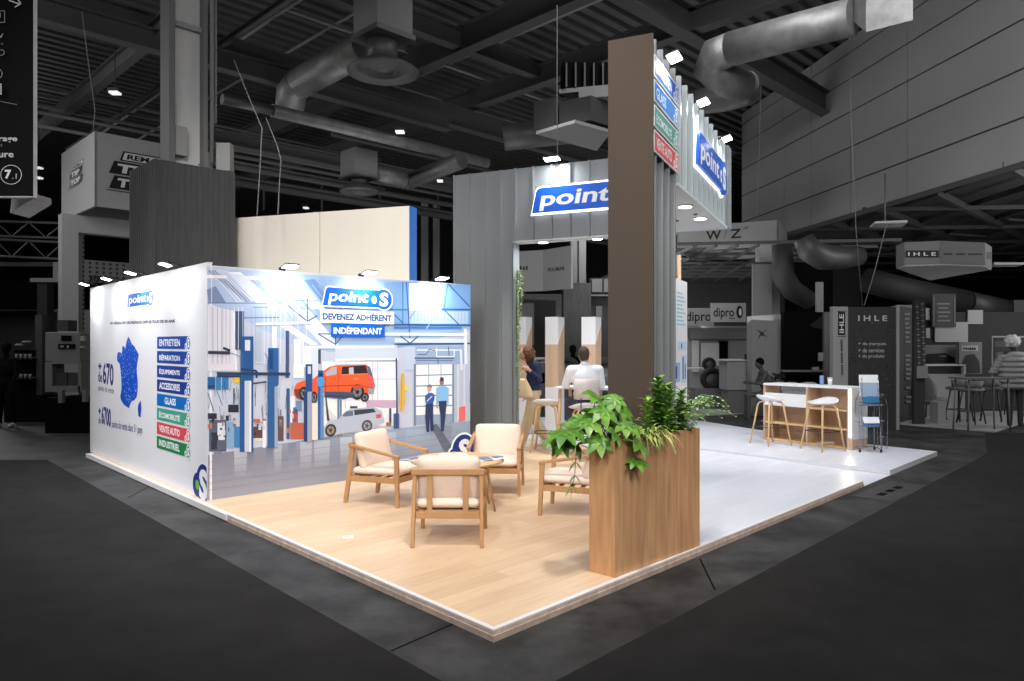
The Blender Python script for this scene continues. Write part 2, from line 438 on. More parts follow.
ibeam(atz(120,75,7.4),A,-10,14,7.5,.35,.2,label='roof beam crossing left of the hall column, above the box sign')
ibeam(atz(225,45,7.9),A,-8,12,7.9,.12,.1,label='slim roof brace right of the hall column top')
# far service pipes and rails (each its own run)
pipes=[(300,162,6.3,.05),(300,168,6.2,.05),(300,178,6.0,.08),(300,187,6.0,.05),(300,192,5.9,.12),(330,158,6.6,.05),(400,150,7.2,.06)]
for i,(u,v,z,r) in enumerate(pipes):
    P=Vector(atz(u,v,z)); d=Vector((B.x,B.y,0))
    g=MB(); g.tube([P-d*(2.2 if u>250 else 6),P+d*18],r,8)
    tag(g.build('service_pipe','beam'),'dark service pipe in the bundle above the beige panel','pipe','service pipes above the beige panel')
# cross rails and hangers deep in the dark roof, left of the long duct
for i in range(7):
    P=Vector(atz(90+i*58,150+i*4,7.4)); g=MB(); g.tube([P,P+Vector((0,0,-1.5))],.035,6)
    tag(g.build('pipe_hanger','beam'),'dark vertical hanger rod among the service pipes','hanger','hanger rods of the service pipes')

# long thin duct
P0=Vector(atz(222,99,6.2)); P1=Vector(atz(272,110.5,6.2)); P2=Vector(atz(487,163,6.2))
t=thing('round_duct','long thin metal duct running above the beige panel towards the canopy','duct',P0)
g=MB(); g.tube([P1,P2],.125,14); g.build('duct_pipe','duct',t,True)
g=MB(); g.tube([P0,P1],.10,12); g.build('end_section','ductd',t,True)
# pendant air diffusers
def diffuser(u,v,z,box_w,rad,label,uL,boxh):
    P=Vector(atz(u,v,z)); t=thing('air_diffuser',label,'air vent',P)
    r=rad
    g=MB(); g.lathe([(r*.1,.0),(r*.35,.05),(r*.33,-.02),(r*.55,.05),(r*.53,-.03),(r*.8,.03),(r*1.0,-.04),(r*1.02,.0),(r*.7,.12),(r*.42,.16)],seg=36); g.build('dish','ductd',t)
    g=MB(); g.lathe([(r*.42,.14),(r*.42,.14+boxh*.25)],seg=24); g.build('neck','ductd',t)
    g=MB(); q=[A*(-box_w/2)+B*(-box_w/2),A*(-box_w/2)+B*(box_w/2),A*(box_w/2)+B*(box_w/2),A*(box_w/2)+B*(-box_w/2)]
    g.prism(q,.14+boxh*.25,.14+boxh*1.25)
    g.build('plenum_box','hallgrey',t); 
    g=MB(); g.prism([x*1.12 for x in q],.14+boxh*.22,.14+boxh*.27); g.build('flange','ductd',t)
    return t
diffuser(383,71,6.4,.72,.60,'large round ceiling diffuser under a square plenum box, nearest one',360,1.7)
diffuser(359,191,5.2,.60,.42,'smaller round ceiling diffuser above the right half of the beige panel',345,.6)
# duct joining big plenum
t=thing('round_duct','thick round duct sloping down left from the large square plenum','duct',atz(300,80,7.1))
g=MB(); pa=Vector(atz(366,46,7.1)); pb=Vector(atz(300,83,7.1)); g.tube([pa,pb],.30,18); g.build('duct_pipe','duct',t,True)
pc=pb+Vector((A.x,A.y,0))*.35+Vector((0,0,-.1)); pd=pc+Vector((A.x,A.y,0))*.15+Vector((0,0,-.55))
g=MB(); g.tube([pb,pc,pd],[.31,.31,.29],18); g.build('elbow','duct',t,True)
t=thing('round_duct','bent round duct leaving the farther diffuser towards the fluted wall','duct',atz(420,177,5.5))
g=MB(); pa=Vector(atY(370,171,16.9)); pb=Vector(atY(405,180,17.4)); g.tube([pa,pb],.19,16); g.build('duct_pipe','duct',t,True)
g=MB(); pc=Vector(atY(410,181,17.5)); pe=Vector(atY(462,160,16.4)); g.tube([pb,pc,pe],.19,16); g.build('elbow','ductd',t,True)
# ventilation unit left of the pillar
P=Vector(atY(572,128,14)); t=thing('ventilation_unit','dark ceiling ventilation unit with louvres, left of the tall pillar top','ventilation unit',P)
n=Vector((-B.y,B.x))
g=MB(); Pl=Vector((P.x,P.y))
g.prism([Pl+Vector(q) for q in ((-.68,0),(0,-.72),(.72,-.1),(.6,1.2))],P.z-.12,P.z-.06); g.build('base_tray','hallgrey',t,True)
g=MB(); g.prism([Pl+Vector(q) for q in ((-.72,.2),(-.35,-.1),(.0,.2),(-.3,.6))],P.z,P.z+.55); g.build('side_box','bgdark',t,True)
g=MB(); g.prism([Pl+Vector(q) for q in ((-.25,-.1),(.3,-.5),(.95,.1),(.5,.6))],P.z,P.z+.45); g.build('cabinet','bgdark',t,True)
g=MB()
for k in range(6):
    x=-.12+k*.17; g.bar((P.x+x,P.y-.2-.1*k*0,P.z+.70),(P.x+x,P.y-.2,P.z+1.15),.06,.03,up=(1,0,0))
g.build('louvre','beam',t,True); g=MB(); g.box(P.x-.2,P.x+.85,P.y-.12,P.y+.3,P.z+.68,P.z+1.2); g.build('louvre_box','bgblack',t,True)
g=MB(); g.prism([Pl+Vector(q) for q in ((-.25,-.1),(.65,-.35),(1.0,.1),(.1,.5))],P.z+.62,P.z+.70); g.prism([Pl+Vector(q) for q in ((.1,-.3),(.72,-.5),(.9,0),(.3,.1))],P.z+.45,P.z+.62); g.build('hood','hallgrey',t,True)
P=Vector(atY(548,138,15)); g=MB(); g.tube([P+Vector((-.9,0,0)),P+Vector((.4,0,.15))],.26,14); tag(g.build('round_duct','ductd'),'dull round duct stub left of the ventilation unit','duct')
# big insulated duct upper right
t=thing('insulated_duct','big silvery insulated duct curling down beside the right wall','duct',atY(760,30,13))
pts=[atY(853,17,11.5),atY(790,33,12.2),atY(730,49,12.9)]
g=MB(); g.tube(pts,.29,20); g.build('duct_pipe','duct',t,True)
pts=[atY(731,49,12.9),atY(716,55,13.1),atY(711,66,13.3),atY(724,80,13.5),atY(742,86,13.9)]
g=MB(); g.tube(pts,[.29,.31,.33,.31,.29],20); g.build('elbow','duct',t,True)
pts=[atY(745,84,14.0),atY(748,92,14.6),atY(728,98,15.0),atY(706,101,15.2),atY(690,104,15.4)]
g=MB(); g.tube(pts,.26,18); g.build('return_section','ductd',t,True)
g=MB(); P=Vector(atY(853,31,11.0)); 
g.hexa([atY(851,19,11.6),atY(866,32,11.0),atY(913,20,10.6),atY(896,6,11.4)],[atY(851,-30,11.6),atY(866,-25,11.0),atY(913,-30,10.6),atY(896,-35,11.4)]); g.build('square_box','duct',t,True)
g=MB(); bx(g,421,428,200,300,26,.3,0); bx(g,433,439,200,300,26,.3,0); tag(g.build('hall_column','hallgrey'),'far grey twin column between the beige panel and the fluted wall','column')
for i,(u,v,z) in enumerate(((100,100,8.2),(100,108,8.0),(100,118,7.6),(100,124,7.4),(90,135,7.0),(250,70,8.6),(430,60,9.0),(440,100,8.8),(520,60,9.2))):
    P=Vector(atz(u,v,z)); d=Vector((B.x,B.y,0)); g=MB(); g.tube([P-d*4,P+d*(9 if u<200 else 16)],.045,6)
    tag(g.build('conduit_pipe','hallgrey'),'thin conduit pipe running under the hall roof','pipe','conduit pipes under the hall roof')
for i,(u,v,z) in enumerate(((255,30,9.0),(300,45,9.2),(470,30,9.3),(540,25,9.4))):
    P=Vector(atz(u,v,z)); d=Vector((A.x,A.y,0)); g=MB(); g.tube([P-d*8,P+d*14],.04,6)
    tag(g.build('cross_conduit','hallgrey'),'thin cross conduit running the other way under the hall roof','pipe','cross conduits under the hall roof')
# hall lamps in view
for (u,v,Y,lb) in ((115,93,15,'small lit hall lamp left of the hall column'),(400,132,16,'lit hall lamp just above the long thin duct'),(440,181,19,'lit hall lamp right of the farther diffuser'),(39,168,20,'upper of two tiny hall lamps beside the black hanging sign'),(39,178,20,'lower of two tiny hall lamps beside the black hanging sign'),(306,208,22,'tiny hall lamp just above the beige panel')):
    P=Vector(atY(u,v,Y)); w=.09 if Y<18 else .07
    t=thing('hall_lamp',lb,'lamp',P)
    g=MB(); g.box(-w,w,-.08,.08,-.02,.02); g.build('lens','halllamp',t)
    g=MB(); g.box(-w*1.15,w*1.15,-.1,.1,.02,.08); g.tube([(0,0,.08),(0,0,1.2)],.01,5); g.build('housing','halldark',t)
# hanging cables
def cable(pts,label,r=.008,m='hallgrey',grp=None):
    g=MB(); g.tube(pts,r,5); return tag(g.build('hanging_cable',m),label,'cable',grp)
cable([atY(234,60,10.4),atY(248,95,10.4),atY(262,128,10.4),atY(260,168,10.2),atY(257,216,10.0)],'left of two kinked cables hanging onto the beige panel')
cable([atY(266,118,10.6),atY(277,145,10.6),atY(281,160,10.6),atY(279,190,10.3),atY(278,214,10.0)],'right of two kinked cables hanging onto the beige panel')
cable([atY(557,5,10.6),atY(557,100,10.6),atY(557.5,160,10.6)],'thin cable falling to the lamp above the front sign')
cable([atY(763,-10,18),atY(762,60,18),atY(757,215,20)],'thin cable right of the canopy, down to the light box sign')
cable([atY(849,-12,12),atY(851,120,12.6),atY(856,230,13.5),atY(862.5,306,14.6)],'long cable over the right wall down to the dark stand panel')
cable([atY(887,222,14.6),atY(875,270,14.6),atY(864,306,14.6)],'slanted cable forming a V above the dark stand panel')
cable([atY(82,12,12),atY(88,60,12.6),atY(95,110,13.6),atY(93,131,15)],'pale cable holding the cube sign left of the hall column')

# ================================================================ THE STAND PLATFORM
c0=Vector(fl(493.6,642.6,0)); cL=Vector(fl(86.8,458,0)); cR=Vector(fl(863.8,486.6,0)); cR2=Vector(fl(890.2,475.4,0)); cR3=Vector(fl(937.3,455.8,0))
dA=(cL-c0).normalized(); dB=(cR-c0).normalized()
nA=(Vector((-dA.y,dA.x))); nA = nA if nA.dot(dB)>0 else -nA          # inwards from the left edge
nB=(Vector((-dB.y,dB.x))); nB = nB if nB.dot(dA)>0 else -nB
back=[Vector((4.9,14.4)),Vector((4.0,16.4)),Vector((-2.5,17.5)),Vector((-6.0,14.2))]
backL=cL+(Vector((-1.5,17.5))-cL)*.02
r_in=cR+Vector((A.x,A.y))*4.2
main=[c0,cR,r_in,Vector((4.0,16.4)),Vector((-2.5,17.5)),cL+Vector((.4,.4))*1.0,cL]
t=thing('stand_platform','large raised exhibition floor with oak and white planks and plywood edges','platform',c0)
g=MB(); g.prism(main,0,.036); g.build('lower_board','plyd',t,True)
# upper board set back by a hair
def inset(k):
    a=c0+(nA+nB)*k; b=cR+nB*k-dB*k*.5; c=r_in; 
    return [a,b,c,Vector((4.0,16.4)),Vector((-2.5,17.5)),cL+Vector((.4,.4)),cL+nA*k]
g=MB(); g.prism(inset(.006),.036,.060); g.build('upper_board','ply',t,True)
# planks: oak zone and white zone
k=.045
pe=Vector((1.60,6.075)); ph=Vector((1.367,6.25)); 
a=c0+(nA+nB)*k; Ew=c0+dB*((pe-c0).dot(dB))+nB*k
q1=Vector((1.20,12.55)); q2=Vector((-.9,13.55))
oak=[a,Ew,ph,q1,q2,cL+nA*k+Vector((3.8,2.2)),cL+nA*k]
g=MB(); g.prism(oak,.060,.0685); g.build('oak_floor','oakfloor',t,True)
white=[Ew,cR+nB*k-dB*.03,r_in-dB*.03,Vector((4.0,16.4)),Vector((-2.5,17.5)),cL+Vector((.4,.4)),cL+nA*k+Vector((3.8,2.2)),q2,q1,ph]
g=MB(); g.prism(white,.060,.0684); g.build('white_floor','whitefloor',t,True)
g=MB()
p,qq=c0+(nA+nB)*.006,cL+nA*.006; g.prism([p,a,cL+nA*k,qq],.060,PZ)
g.prism([p,c0+dB*((cR-c0).length)+nB*.006,c0+dB*((cR-c0).length-.0)+nB*k,a],.060,PZ); g.build('edge_trim','trim',t,True)
g=MB(); e0=(Vector(fl(232,521,0))-c0).dot(dA); g.ob(c0,dA,-nA,e0,(cL-c0).length+.01,0,.012,.012,PZ+.002); g.build('edge_cover','trim',t,True)
# access ramp in the gap and the second platform
off=.16
ra=[cR+dB*.02,cR2-dB*.02,cR2-dB*.02+A*3.4,cR+dB*.02+A*3.4]
g=MB(); g.hexa([(q.x,q.y,0) for q in ra],[(ra[0].x,ra[0].y,.006),(ra[1].x,ra[1].y,.006),(ra[2].x,ra[2].y,.066),(ra[3].x,ra[3].y,.066)])
tag(g.build('access_ramp','whitefloor'),'white sloped ramp strip between the two raised floors on the right','ramp')
back2=Vector(fl(866.9,444.6,.06)); sec=[cR2,cR3,back2,Vector(fl(770,433,.06)),r_in+dB*1.2,cR2+A*3.5]
sec=[cR2,cR3,back2,Vector((5.0,14.0)),cR2+A*4.4+dB*.3,cR2+A*3.5+dB*.01]
t=thing('side_platform','second raised white floor under the counter at the right end','platform',cR2)
g=MB(); g.prism(sec,0,.045); g.build('board','trim',t,True)
g=MB(); g.prism(sec,.045,.0683); g.build('white_floor','whitefloor',t,True)
g=MB(); g.prism([Vector((4.95,13.6)),Vector((4.95,14.05)),Vector((4.0,16.4)),Vector((2.8,16)),Vector((3.6,12.4)),r_in-dB*.1,cR2+A*4.4],.0,.0681); tag(g.build('floor_infill','whitefloor'),'white floor patch linking the raised floors behind the bar stools','floor panel')
# small floor socket plate
x,y=fl(348,537.3); t=thing('floor_socket','small white floor plate on the oak boards left of the armchairs','floor socket',(x,y,.0685),.3)
g=MB(); g.box(-.045,.045,-.035,.035,0,.006); g.build('plate','white',t,bevel=.002)
g=MB(); g.box(-.02,.02,-.014,.014,.006,.008); g.build('lid','bglight',t)

# ================================================================ WALLS WITH GRAPHICS
GP=Vector((-6.51,11.42)); GQ=Vector((-3.225,7.83)); gd=(GQ-GP).normalized(); gn=Vector((gd.y,-gd.x)); gL=(GQ-GP).length
if gn.y>0: gn=-gn
MP=GQ.copy(); MQ=Vector((-.59,10.4)); md_=(MQ-MP).normalized(); mn=Vector((md_.y,-md_.x)); mL=(MQ-MP).length
WT=2.585
t=thing('graphic_wall','white stand wall with blue map, figures and coloured service labels','wall panel',GP)
g=MB(); g.ob(GP,gd,gn,0,gL,-.05,0,PZ,WT); g.build('panel','wallwhite',t,True)
g=MB(); g.ob(GP,gd,gn,0,gL+.01,-.052,.001,WT,WT+.012); g.build('top_profile','trim',t,True)
P=Print(GP,gd,gn)
# headline logo
s0,zb=P.px(127.5,308); s1,_=P.px(153,306); zt=P.px(140,291.5)[1]
logo(P,s0,zb+.01,s1-s0,(zt-zb),True)
G1=C(70,80,104)
P.ptext('UN RÉSEAU EN CROISSANCE DEPUIS PLUS DE 50 ANS',110,319,175,322.6,C(60,70,96),vb1=324.6,bold=.05)
NV=C(40,48,120)
P.ptext('+',98.4,363,101.6,369.5,NV,bold=.05); P.ptext('de',98.3,372,102.3,382.5,NV,vb1=381.5,bold=.02)
P.ptext('670',103,364,113.6,386.5,NV,vb1=384,bold=.03)
P.ptext('points de vente',98.4,388,114,396,C(90,96,140),vb1=392)
P.ptext('+',98.4,408,101,414,NV,bold=.05); P.ptext('de',98.4,416.5,101.4,423.5,NV)
P.ptext('6700',101.8,409,111,428,NV,vb1=424,bold=.03)
P.ptext('points de vente dans 51 pays',112,426.5,142.5,436.5,C(80,86,140),vb1=429.5,bold=.01)
fr=[(220,58),(228,75),(235,92),(250,108),(262,130),(272,150),(265,190),(262,215),(262,240),(268,290),(266,330),(262,360),(250,378),(235,385),(228,402),(222,420),(208,410),(195,400),(184,382),(178,365),(182,340),(185,310),(184,270),(180,230),(175,195),(163,180),(162,168),(165,140),(175,136),(185,145),(188,125),(190,105),(198,108),(205,120),(208,98),(212,80)]
cr6=(85,325,5.046)
P.ppoly(fr,C(14,78,196),cr6); P.ppoly([(281,380),(284,400),(285,425),(280,468),(270,458),(267,425),(270,400)],C(20,74,180),cr6)
for i in range(150):
    x=random.uniform(168,268); y=random.uniform(80,395)
    ins=False; j=len(fr)-1
    for i2 in range(len(fr)):
        if (fr[i2][1]>y)!=(fr[j][1]>y) and x<(fr[j][0]-fr[i2][0])*(y-fr[i2][1])/(fr[j][1]-fr[i2][1])+fr[i2][0]: ins=not ins
        j=i2
    if ins:
        s,z=P.px(85+x/5.046,325+y/5.046); t_=P.t; P.disc(s,z,.014,.009,C(150,190,235),6); P.t=t_
bt=[('ENTRETIEN',C(20,70,165)),('RÉPARATION',C(20,66,158)),('ÉQUIPEMENTS',C(24,60,148)),('ACCESSOIRES',C(28,56,138)),('GLASS',C(0,106,182)),('ÉCOMOBILITÉ',C(70,156,132)),('VENTE AUTO',C(210,74,84)),('INDUSTRIEL',C(28,128,74))]
zz0=P.px(158,336.8)[1]; zz1=P.px(158,450)[1]; sa=P.px(157.2,400)[0]; sb=P.px(189,400)[0]
pitch=(zz0-zz1)/8.0
for i,(tx,cl) in enumerate(bt):
    z=zz0-pitch*i-pitch*.84; h=pitch*.84
    P.poly([(sa,z),(sb+.02,z),(sb+.02,z+h),(sa,z+h)],cl)
    w=(sb-sa)*(.66 if len(tx)>6 else .36); x=sa+(sb-sa)*(.08 if len(tx)>6 else .26)
    P.text(tx,x,z+h*.22,w,h*.56,WHT,bold=.025)
    small_emblem(P,sb-.01,z,h,cl)
# round emblem wrapping the lower corner
s,z=P.px(203,484)
R=.2; 
def half(s,z,r,col,smax):
    pts=[(min(s+r*math.cos(2*math.pi*k/40),smax),z+r*math.sin(2*math.pi*k/40)) for k in range(40)]; P.poly(pts,col)
half(s+.01,z-.01,.235,C(240,240,244),gL-.001); half(s+.02,z+.0,.215,DBL,gL-.001)
half(s-.16,z-.03,.13,DBL,gL-.001); half(s-.155,z-.03,.055,GRN,gL-.001)
P.text('S',s-.10,z-.17,.235,.33,WHT,bold=.05)
o=P.build('printed_graphic',t)
# -------- the mural
t=thing('mural_wall','stand wall printed with a garage photograph, orange car on a lift','wall panel',MP)
g=MB(); g.ob(MP,md_,mn,-.0,mL,-.05,0,PZ,WT-.02); g.build('panel','wallwhite',t,True)
P=Print(MP,md_,mn,step=.00003)
def full(poly,c): P.poly(poly,c)
zT=WT-.025
Wp=lambda u,v:P.px(u,v)
P.poly([(0,PZ+.004),(mL,PZ+.004),(mL,zT),(0,zT)],C(190,197,214))
cA=(205,265,5.671); cB=(205,375,5.236); cC=(335,270,6.807); cD=(285,350,5.675); cE=(390,350,5.678)
LB=C(120,150,190)
# floor
fz=[Wp(208,455),Wp(240,450),Wp(280,444),Wp(345,434),Wp(400,428),Wp(470,421)]
fl_=[(0,PZ+.004),(mL,PZ+.004)]+[(min(max(s,0),mL),z) for s,z in fz[::-1]]
P.mb.add([P.w(*q) for q in fl_],[list(range(len(fl_)))],col=[C(150,152,164),C(142,150,168)]+[C(150,168,190)]*3+[C(128,130,144)]*3); P.t+=P.step
# floor streaks (printed reflections of the pillars)
def gquad(pts,cols):
    P.mb.add([P.w(*P.px(*q)) for q in pts],[[0,1,2,3]],col=cols); P.t+=P.step
fc=C(144,147,161)
for (x0,x1,cc) in ((234,247,C(182,186,198)),(248,254,C(104,112,134)),(266,273,C(108,118,142)),(274,282,C(172,176,190)),(300,312,C(176,182,196)),(314,330,C(178,186,200)),(340,352,C(184,192,206)),(380,396,C(172,186,204)),(405,430,C(158,176,200)),(214,222,C(124,126,142)),(288,296,C(120,130,150)),(356,366,C(130,140,158)),(440,452,C(140,150,172))):
    yt=453-(x0-208)*.118
    gquad([(x0,yt),(x1,yt-.6),(x1-1,yt+26),(x0+.5,yt+27)],[cc,cc,fc,fc])
P.ppoly([(430,425),(437,424),(456,452),(446,455)],C(96,108,128))
# ceiling, bluish with diagonal bright ribs
P.ppoly([(208,268),(470,286),(470,330),(400,348),(330,352),(300,345),(208,302)],C(150,178,214))
P.ppoly([(208,268),(262,272),(300,300),(330,350),(300,348),(208,302)],C(170,186,214))
for pts,cc in (([(0,20),(130,30),(290,200),(180,215)],C(196,204,222)),([(10,140),(60,120),(120,215),(20,215)],C(120,136,170)),([(130,40),(200,40),(400,215),(290,215)],C(232,238,248)),([(10,30),(60,30),(260,205),(230,212)],C(140,150,178)),([(240,70),(300,80),(450,220),(400,220)],C(130,156,200)),([(460,80),(540,90),(680,250),(600,250)],C(236,242,250)),([(560,85),(620,80),(720,200),(660,200)],C(110,140,186)),([(470,240),(600,260),(780,480),(680,470)],C(222,230,242)),([(400,330),(470,330),(640,450),(600,455)],C(236,240,248)),([(190,60),(420,70),(420,90),(200,82)],C(240,244,250))):
    P.ppoly(pts,cc,cA)
for pts,w,cc in (([(15,216),(350,216)],.9,C(92,112,146)),([(180,300),(420,298)],1.0,C(92,116,152)),([(270,240),(360,240)],.8,C(100,120,156)),([(375,150),(375,250)],2.6,C(242,246,252)),([(430,190),(470,160),(560,160)],3.2,C(240,244,250)),([(580,190),(580,320)],1.2,C(60,90,140)),([(470,230),(580,320),(640,285)],1.4,C(70,100,150)),([(490,200),(640,200)],.8,C(80,110,160)),([(640,390),(740,450),(780,400)],1.2,C(70,104,156)),([(740,400),(740,460)],1.2,C(60,90,140)),([(640,390),(790,392)],1.2,C(92,120,164)),([(285,335),(790,322)],2.2,C(250,250,252)),([(285,346),(600,338)],.8,C(120,140,172)),([(540,468),(794,462)],2.4,C(250,250,252)),([(545,480),(794,474)],.7,C(120,140,172)),([(10,65),(125,68)],3.2,C(255,240,236))):
    P.pline(pts,w,cc,cA)
MR=random.Random(21)
for k in range(26):
    x=20+k*9; P.pline([(x,30+k*1.2),(x+150+k*2,205)],.35,(C(214,222,238) if k%2 else C(118,136,172)),cA)
for k in range(22):
    x=300+k*18; P.pline([(x,95+k),(x+150,300)],.3,(C(206,222,244) if k%2 else C(104,140,194)),cA)
for k in range(12): P.pline([(560+k*14,85),(700+k*10,250)],.3,C(96,132,186),cA)
# windows/wall bay left
P.ppoly([(15,225),(165,260),(165,600),(15,600)],C(218,216,224),cA); 
for x in (40,70,100): P.pline([(x,240),(x,560)],.7,C(176,180,196),cA)
P.pline([(165,270),(175,600)],2.2,C(240,240,244),cA)
# right: roof truss, bright skylight
P.ppoly([(335,90),(560,75),(560,290),(420,330),(335,260)],C(124,164,220),cC)
P.ppoly([(390,85),(920,100),(920,380),(400,360)],C(120,164,218),cC)
P.ppoly([(505,90),(740,100),(725,278),(505,278)],C(246,250,254),cC)
P.ppoly([(505,282),(905,282),(905,365),(505,365)],C(176,200,230),cC)
for i in range(17): P.pline([(515+i*23,290),(515+i*23,350)],.5,C(130,160,204),cC)
for pts,w,cc in (([(460,80),(460,370)],1.0,C(60,110,176)),([(485,80),(510,500)],1.2,C(50,96,160)),([(680,95),(500,340)],.9,C(90,140,200)),([(740,95),(700,115),(690,95)],1,C(50,90,150)),([(765,95),(740,270)],1.0,C(60,110,170)),([(770,95),(915,250)],1.2,C(50,90,150)),([(740,270),(840,370)],1.2,C(60,104,164)),([(720,268),(920,270)],1.8,C(56,96,150)),([(340,268),(505,272)],1.6,C(70,110,170)),([(400,300),(460,360)],1.1,C(50,90,150)),([(335,372),(920,376)],1.6,C(36,84,148)),([(400,392),(860,394)],2.2,C(70,124,190)),([(340,436),(900,440)],3.0,C(226,236,248)),([(405,480),(900,482)],4.2,C(214,226,240)),([(405,506),(920,500)],1.6,C(40,84,140)),([(445,450),(510,500),(565,450)],1.3,C(50,90,150)),([(640,370),(620,400)],.8,C(200,220,244))):
    P.pline(pts,w,cc,cC)
# back wall band and lintel
P.ppoly([(0,510),(420,510),(430,610),(0,612)],C(196,206,222),cC); P.pline([(0,612),(430,606)],1.6,C(250,250,252),cC); P.pline([(0,628),(420,624)],1.4,C(84,100,124),cC); P.pline([(0,526),(400,522)],1.8,C(248,250,252),cC)
P.ppoly([(470,525),(545,525),(545,681),(470,681)],C(186,200,222),cC)
P.ppoly([(545,520),(900,520),(900,640),(545,640)],C(150,172,204),cC)
for pts,w,cc in (([(555,545),(860,545)],1.2,C(222,232,244)),([(560,575),(620,575),(640,540),(680,550)],.8,C(70,90,120)),([(690,530),(690,590),(810,590),(810,540)],1.1,C(226,234,244)),([(770,520),(775,585)],1,C(90,110,140)),([(885,400),(890,640)],3.0,C(228,236,246)),([(855,540),(860,681)],2.2,C(222,230,242)),([(540,600),(810,600)],1.4,C(60,84,118)),([(550,615),(800,617)],.9,C(90,110,140)),([(700,600),(700,640)],1,C(80,100,130))):
    P.pline(pts,w,cc,cC)
# two big roller doors
P.prect(322,361.5,396,426,C(238,236,238)); 
for x in (345,372,377.5): P.pline([(x,362),(x,408)],.7,C(170,176,190))
P.pline([(322,379),(396,379)],.7,C(176,180,196)); P.prect(366,400,396,408,C(196,168,190)); P.pline([(396,358),(397,428)],1.6,C(60,84,116))
P.ppoly([(140,85),(355,80),(355,410),(140,425)],C(240,238,238),cE)
for y in (145,205,262,320): P.pline([(140,y),(355,y-6)],1.1,C(110,130,160),cE)
for x in (218,288): P.pline([(x,84),(x,415)],.9,C(150,164,188),cE)
P.ppoly([(140,370),(355,362),(355,412),(140,427)],C(150,166,190),cE)
P.pline([(140,80),(140,430)],2.2,C(110,130,160),cE); P.pline([(357,80),(357,410)],2.0,C(120,140,170),cE)
for x in (385,420): P.pline([(x,80),(x,400)],1.5,C(212,220,234),cE)
P.ppoly([(392,325),(425,318),(425,398),(390,405)],C(240,110,104),cE); P.pline([(455,170),(455,300)],1.0,C(80,90,110),cE)
# pillars and wall posts on the left half
for (x0,y0,x1,y1,cc) in ((170,262,220,480,C(64,84,116)),(455,372,475,640,C(66,84,120)),(640,480,655,560,C(60,76,104)),(298,380,318,560,C(180,192,214)),(380,350,402,470,C(238,242,248)),(500,420,560,640,C(226,230,240)),(560,470,600,580,C(240,242,248)),(600,470,640,660,C(206,214,230))):
    P.prect(x0,y0,x1,y1,cc,cA)
# workshop clutter along the back wall
for (x0,y0,x1,y1,cc) in ((12,10,52,75,C(28,96,150)),(56,8,82,78,C(50,128,186)),(88,10,122,75,C(46,120,176)),(148,12,180,40,C(226,190,60)),(14,200,60,230,C(44,48,60)),(20,235,110,400,C(86,92,110)),(64,250,102,340,C(212,214,224)),(112,245,150,385,C(126,160,200)),(152,270,185,380,C(60,124,184)),(120,155,175,195,C(40,42,54)),(30,300,62,390,C(46,50,66)),(252,230,318,250,C(190,96,70)),(252,270,300,330,C(90,64,60)),(300,240,318,380,C(226,228,236)),(380,215,410,345,C(96,74,80)),(425,70,442,335,C(60,86,126)),(445,110,470,330,C(224,226,236)),(455,190,485,250,C(176,78,74)),(445,250,520,335,C(178,94,76)),(476,135,505,190,C(110,136,170)),(560,150,592,335,C(222,214,206)),(262,330,300,345,C(214,200,196))):
    P.prect(x0,y0,x1,y1,cc,cB)
for pts,w,cc in (([(14,95),(45,190)],.8,C(50,56,74)),([(150,70),(150,150)],1.2,C(44,54,74)),([(250,45),(320,35)],1.6,C(60,74,96)),([(15,60),(50,60)],2,C(40,60,90)),([(60,80),(90,160)],.6,C(60,70,90))): P.pline(pts,w,cc,cB)
for k in range(46):
    x=MR.uniform(12,470); w_=MR.uniform(6,16); y=330-(x*.1)-MR.uniform(0,120); hh_=MR.uniform(8,34); P.prect(x,y,x+w_,y+hh_,MR.choice((C(70,80,104),C(150,160,182),C(196,202,216),C(120,110,120),C(176,120,100),C(60,96,150),C(44,50,66))),cB)
for k in range(30):
    x=MR.uniform(12,470); y=MR.uniform(20,200); P.pline([(x,y),(x+MR.uniform(-10,10),y+MR.uniform(20,90))],.4,MR.choice((C(90,100,128),C(160,168,190),C(60,66,86))),cB)
for k in range(24):
    x=20+k*24; P.pline([(x,240),(x+MR.uniform(-3,3),560)],.4,MR.choice((C(168,178,202),C(232,236,246),C(140,154,184))),cA)
for k in range(5):
    P.pline([(208,462+k*7),(460,430+k*6)],.3,C(128,132,146))
# lifting posts
def post(xl,xr,y0,y1,c1,c2,cr,strip=.45):
    P.prect(xl,y0,xr,y1,c1,cr); P.prect(xl+(xr-xl)*strip,y0+(y1-y0)*.3,xl+(xr-xl)*.9,y1,c2,cr)
DB=C(36,82,138)
P.prect(200,405,272,681,DB,cA); P.prect(224,425,254,485,C(206,214,228),cA); P.prect(198,500,212,640,C(50,98,154),cA)
P.prect(180,10,250,402,DB,cB); P.prect(205,30,237,402,C(186,194,210),cB); P.prect(230,30,240,402,C(220,222,232),cB)
P.prect(355,470,415,681,C(40,92,150),cA); P.prect(360,480,385,590,C(24,66,124),cA); P.prect(325,0,378,380,C(44,90,144),cB); P.prect(362,60,378,378,C(150,164,188),cB)
P.prect(570,562,605,681,C(40,84,138),cA); P.prect(580,575,598,620,C(180,194,214),cA)
for pts,w,cc in (([(15,495),(140,498)],3.0,C(46,54,74)),([(100,470),(140,485)],2.4,C(40,46,62)),([(65,615),(480,618)],3.0,C(40,60,92)),([(65,630),(200,632)],1.6,C(36,50,80)),([(200,590),(290,600),(290,640)],2.0,C(34,56,92)),([(280,550),(350,560)],.8,C(210,216,228)),([(335,500),(355,530),(350,600)],.6,C(60,80,110)),([(140,497),(200,520)],1.0,C(150,160,182))):
    P.pline(pts,w,cc,cA)
